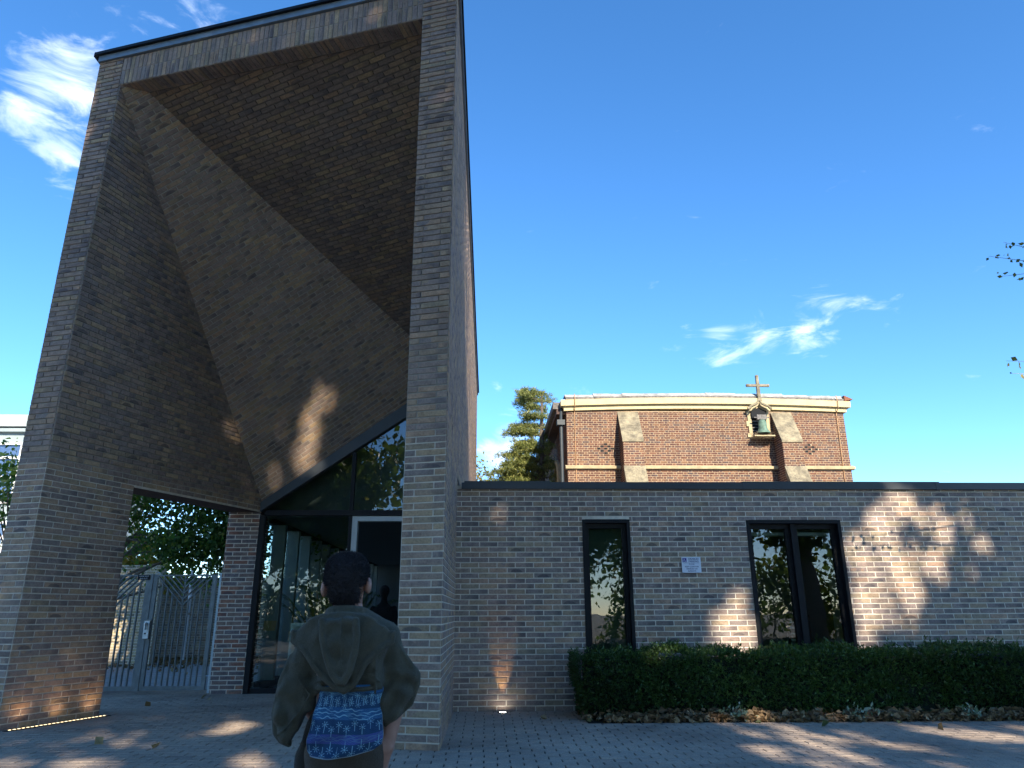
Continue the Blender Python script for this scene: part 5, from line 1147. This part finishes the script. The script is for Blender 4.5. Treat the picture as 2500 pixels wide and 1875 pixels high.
# printed shirt: colours of the print are woven per vertex
def shirt():
    n, mrow = 230, 230; a = np.linspace(0, 1, n); b = np.linspace(0, 1, mrow); Ag, Bg = np.meshgrid(a, b)
    zl_k, xl_k = [1.06, 1.033, .98, .92, .832, .79, .777], [-.648, -.646, -.650, -.668, -.682, -.681, -.673]
    zr_k, xr_k = [1.06, 1.02, .978, .844, .815, .800], [-.392, -.396, -.402, -.390, -.394, -.412]
    zl_ = 1.03 + (.777 - 1.03) * Bg; zr_ = 1.03 + (.800 - 1.03) * Bg
    xl = np.interp(-zl_, [-q for q in zl_k], xl_k); xr = np.interp(-zr_, [-q for q in zr_k], xr_k)
    Zg = zl_ + (zr_ - zl_) * Ag - .012 * np.sin(Ag * math.pi) * Bg; Xg = xl + (xr - xl) * Ag
    wr = .006 * np.sin(Ag * 9 + Bg * 14) * Bg + .004 * np.sin(Ag * 21 - Bg * 9) + .006 * np.sin(Bg * 22 + Ag * 6) * (1 - Ag) * Bg
    Yg = YP - .106 * np.sqrt(np.maximum(0, 1 - (2 * Ag - 1) ** 2 * .93)) - .012 - .012 * Bg + wr
    navy, blue, lite, vio, pale = map(np.array, ((.022, .065, .15), (.045, .16, .36), (.22, .45, .58), (.06, .09, .28), (.40, .52, .62)))
    U = Ag * 1.0; C = np.zeros(Ag.shape + (3,)); C[:] = blue
    tilt = Bg + .03 * np.sin(Ag * 5)
    def band(lo, hi, c, f=1.0):
        m_ = (tilt > lo) & (tilt < hi); C[m_] = C[m_] * (1 - f) + c * f
    band(0, .26, blue * .8); band(.10, .33, navy); band(.33, .50, blue * .75); band(.50, .70, navy); band(.70, .83, vio); band(.83, 1.1, navy)
    tex = np.sin(Ag * 160) * np.sin(Bg * 210); C *= (1 + .16 * tex)[..., None]
    for lo, hi in ((.34, .49), (.12, .16), (.71, .80)):
        for k in range(5):
            c0 = lo + (hi - lo) * (k + .5) / 5; w_ = np.abs(tilt - c0 - .010 * np.sin(Ag * 22 + k * 1.3 + 2 * np.sin(Ag * 9 + k)) - .006 * np.sin(Ag * 61 + k * 2.1)) < .0035 + .004 * np.sin(Ag * 13 + k * 2.7)
            C[w_] = lite if lo == .34 else (C[w_] * .5 + lite * .28)
    def palm(cx, cy, s, flip):
        dx, dy = (Ag - cx) * .27, (Bg - cy) * .27 * (1 if not flip else -1)
        r = np.hypot(dx, dy); th = np.arctan2(dy, dx)
        star = (np.abs(np.sin(th * 3.5 + .6)) < .30 + .12 * (1 - r / s)) & (r < s) | (r < s * .18)
        trunk = (np.abs(dx) < .0011 + .0 * dy) & (dy > 0) & (dy < s * 2.3)
        C[star] = lite * 1.05; C[trunk] = lite * .9
    for k in range(10):
        palm(.05 + k * .10, .155 + .05 * (k % 2), .0115, False); palm(.05 + k * .10 + .03, .285 - .03 * (k % 2), .0115, True)
        palm(.04 + k * .102, .545 + .06 * (k % 2), .0125, False)
        palm(.05 + k * .10, .955 - .07 * (k % 2), .0130, True)
    hem = Bg > .985; C[hem] = pale * .6
    wl = (Ag < .006) | (Ag > .994); C[wl] = pale * .5
    V = np.stack([Xg, Yg, Zg], -1).reshape(-1, 3); i = np.arange((mrow - 1) * (n - 1)); r_, c_ = i // (n - 1), i % (n - 1); q0 = r_ * n + c_
    F = np.stack([q0, q0 + n, q0 + n + 1, q0 + 1], 1)
    me = bpy.data.meshes.new('shirt'); me.vertices.add(len(V)); me.vertices.foreach_set('co', V.astype('f').ravel()); me.loops.add(4 * len(F)); me.loops.foreach_set('vertex_index', F.astype('i').ravel())
    me.polygons.add(len(F)); me.polygons.foreach_set('loop_start', np.arange(0, 4 * len(F), 4, dtype='i')); me.polygons.foreach_set('use_smooth', np.ones(len(F), bool)); me.update(calc_edges=True)
    ca = me.attributes.new('print', 'FLOAT_COLOR', 'POINT'); ca.data.foreach_set('color', np.concatenate([C.reshape(-1, 3), np.ones((len(V), 1))], 1).astype('f').ravel())
    mt, nb_ = new_mat('palm_print_cotton'); at = nb_.n('ShaderNodeAttribute', attribute_name='print').outputs['Color']; t = nb_.n('ShaderNodeTexCoord').outputs['Object']
    finish(nb_, nb_.mix(1.0, at, nb_.ramp(nb_.noise(t, 18, 4), [(.3, (.75, .75, .8)), (.7, (1.2, 1.2, 1.15))]), 'MULTIPLY'), .85, nb_.noise(t, 300, 3), .002, 0, .2)
    me.materials.append(mt); o = bpy.data.objects.new('shirt', me); COL.objects.link(o); o.parent = person
    sm = o.modifiers.new('cloth', 'SOLIDIFY'); sm.thickness = .003
shirt()

# second person, a dim figure inside the doorway
XD, YD = -1.98, 14.9
def far_sdf(X, Y_, Z_):
    d = ellipsoid(X, Y_, Z_, (XD, YD, 1.70), (.085, .10, .12)); d = smin(d, capsule(X, Y_, Z_, (XD, YD, 1.62), (XD, YD, 1.48), .055, .06), .03)
    d = smin(d, ellipsoid(X, Y_, Z_, (XD, YD, 1.22), (.20, .12, .28), 2.3), .05); d = smin(d, ellipsoid(X, Y_, Z_, (XD, YD, .92), (.16, .11, .16)), .05)
    for s_ in (-1, 1):
        d = smin(d, capsule(X, Y_, Z_, (XD + s_ * .09, YD, .9), (XD + s_ * .10, YD, .08), .085, .045), .03); d = smin(d, capsule(X, Y_, Z_, (XD + s_ * .10, YD + .03, .04), (XD + s_ * .10, YD - .15, .035), .04, .035), .02)
        d = smin(d, capsule(X, Y_, Z_, (XD + s_ * .21, YD, 1.40), (XD + s_ * .27, YD, 1.10), .05, .042), .03); d = smin(d, capsule(X, Y_, Z_, (XD + s_ * .27, YD, 1.10), (XD + s_ * .20, YD - .16, .98), .042, .03), .02)
        for k in range(4): d = smin(d, capsule(X, Y_, Z_, (XD + s_ * (.20 - .015 * k), YD - .17, .97), (XD + s_ * (.17 - .015 * k), YD - .235, .945), .012, .009), .006)
        d = smin(d, capsule(X, Y_, Z_, (XD + s_ * .20, YD - .17, .99), (XD + s_ * .17, YD - .21, 1.0), .012, .010), .006)
    return d
p2 = sdf_obj('person', far_sdf, (XD - .36, YD - .28, -.01), (XD + .36, YD + .2, 1.86), .018, fleece('black_clothing', (.02, .021, .024), 90)); tag(p2, 'dim figure in dark clothes standing inside the open doorway', 'person')
sdf_obj('hair', lambda X, Y_, Z_: np.maximum(ellipsoid(X, Y_, Z_, (XD, YD + .02, 1.725), (.098, .105, .115)), np.maximum(1.66 - Z_ - (Y_ - YD) * .4, -(Y_ - YD + .085))), (XD - .13, YD - .13, 1.58), (XD + .13, YD + .16, 1.87), .012, M_HAIR, p2)

# ------------------------------------------------------------------ things inside the lobby
def palm_plant(x, y, h, lab, seed):
    rg = random.Random(seed); e = empty('potted_palm', (x, y, 0)); tag(e, lab, 'palm', 'potted palms in the lobby')
    mb = MB(); mb.lathe([(.0, .0), (.15, .0), (.20, .36), (.21, .38), (.19, .38), (.18, .34), (0, .34)], (x, y, .006), 18); mb.build('pot', simple('dark_pot', (.05, .05, .052), .5), e)
    st = MB(); Q = []
    for k in range(13):
        az = rg.uniform(0, 2 * math.pi); l = h * rg.uniform(.5, .75); lean = rg.uniform(.25, .8); pts = []
        for u in np.linspace(0, 1, 9):
            rr = l * lean * u ** 1.5; zz = .36 + (h - .36) * (u * 1.25 - .45 * u * u) * rg.uniform(.97, 1.03) / (1 + .3 * lean); pts.append(np.array([x + math.cos(az) * rr, y + math.sin(az) * rr, zz]))
        st.tube([tuple(p) for p in pts], [.012 * (1 - .8 * u) for u in np.linspace(0, 1, 9)], 5)
        for i in range(3, 8):
            for j in range(7):
                p = pts[i] + (pts[i + 1] - pts[i]) * j / 7; d = pts[i + 1] - pts[i]; d = d / np.linalg.norm(d); side = np.cross(d, Z); side = side / max(1e-6, np.linalg.norm(side))
                for s_ in (-1, 1):
                    t_ = side * s_ * .8 + d * .55 - Z * .15 * rg.random(); t_ /= np.linalg.norm(t_); L = .30 * (1 - .5 * (i - 3) / 5); w_ = np.cross(t_, Z); w_ = w_ / max(1e-6, np.linalg.norm(w_)) * .011
                    Q.append(np.stack([p - w_ * .5, p + t_ * L * .5 + w_ - Z * .01, p + t_ * L - Z * .07, p + t_ * L * .5 - w_ - Z * .01]))
    st.build('stalk', simple('palm_stalk', (.10, .14, .04), .6), e); quads('frond', np.array(Q), M_LEAFD, e)
palm_plant(-3.30, 15.3, 2.45, 'tall potted palm close behind the lobby glass', 1); palm_plant(-2.95, 16.9, 2.3, 'potted palm deeper in the lobby behind the first', 2); palm_plant(-3.4, 19.3, 2.2, 'potted palm far back along the lobby windows', 3)
M_BOARD = simple('white_board', (.62, .68, .66), .45, .03, 3, bump=0); M_ALU = simple('aluminium_frame', (.60, .64, .64), .35, .08, 8, metal=.7)
ab = empty('sandwich_board', (-3.22, 14.12, 0)); tag(ab, 'white hand lettered pavement board standing inside the glass', 'sign')
Tb = Matrix.Translation((-3.22, 14.12, .01)) @ Matrix.Rotation(R(10), 4, 'Z') @ Matrix.Rotation(R(-11), 4, 'X')
def tbox(name, lo, hi, mat, T, parent): mb = MB(); mb.box(lo, hi); mb.v = [tuple(T @ Vector(v)) for v in mb.v]; return mb.build(name, mat, parent)
tbox('board', (-.30, -.01, .04), (.30, .01, 1.10), M_BOARD, Tb, ab)
for nm, lo, hi in (('board_frame', (-.34, -.018, .0), (-.30, .018, 1.15)), ('board_frame', (.30, -.018, .0), (.34, .018, 1.15)), ('board_frame', (-.30, -.018, 1.10), (.30, .018, 1.15)), ('board_frame', (-.30, -.018, 0), (.30, .018, .04))): tbox(nm, lo, hi, M_ALU, Tb, ab)
Tb2 = Matrix.Translation((-3.22, 14.55, .01)) @ Matrix.Rotation(R(10), 4, 'Z') @ Matrix.Rotation(R(11), 4, 'X'); tbox('rear_board', (-.32, -.012, 0), (.32, .012, 1.13), M_BOARD, Tb2, ab)
for tx, xx, zz, sz in (('HOU', -.14, .93, .13), ('The', -.16, .70, .11), ('~', -.12, .62, .09)):
    text_mesh('lettering', tx, sz, M_INK, ab, Tb @ Matrix.Translation((xx, -.0115, zz)) @ Matrix.Rotation(R(90), 4, 'X') @ Matrix.Rotation(R(4), 4, 'Z'), bold=.002)
nt_ = MB(); nt_.prism([(-3.93, 1.02), (-3.72, 1.02), (-3.70, 1.19), (-3.92, 1.19)], lambda u, v, t: (u, t, v), 13.70, 13.705); no_ = nt_.build('card_notice', simple('tan_card', (.42, .30, .15), .9, .08, 4)); tag(no_, 'tan card notice hanging inside the left of the glass', 'notice')
# desk, lamp and chair in the room behind the right window
dk = empty('desk', (4.5, 12.2, 0)); tag(dk, 'pale topped desk inside the wider wing window', 'desk')
M_WOOD = simple('pale_wood', (.42, .36, .27), .5, .15, 6)
mb = MB(); mb.box((3.7, 11.9, .72), (5.2, 12.6, .76)); mb.build('desk_top', M_WOOD, dk)
for lx_ in (3.74, 5.12):
    for ly_ in (11.94, 12.52): mb = MB(); mb.box((lx_, ly_, 0), (lx_ + .04, ly_ + .04, .72)); mb.build('leg', M_ALU, dk)
dl_ = MB(); dl_.lathe([(.09, 0), (.09, .015), (.012, .02), (.012, .24), (.10, .25), (.13, .40), (.125, .40), (.09, .26)], (4.25, 12.1, .765), 18); dlo = dl_.build('desk_lamp', simple('pale_lamp', (.62, .64, .62), .5)); tag(dlo, 'pale lamp standing on the desk behind the wider window', 'lamp')
chb = empty('slatted_chair', (4.95, 11.75, 0)); tag(chb, 'dark chair with pale slatted back inside the wider window', 'chair')
mb = MB(); mb.box((4.78, 11.55, .44), (5.14, 11.92, .48)); mb.build('seat', M_BLACK, chb)
for a_ in (4.78, 5.11):
    for c_ in (11.55, 11.89): mb = MB(); mb.box((a_, c_, 0), (a_ + .03, c_ + .03, 1.25 if c_ > 11.7 else .44)); mb.build('leg', M_BLACK, chb)
for k in range(4): mb = MB(); mb.box((4.81, 11.895, .86 + k * .09), (5.11, 11.915, .89 + k * .09)); mb.build('back_slat', M_ALU, chb)
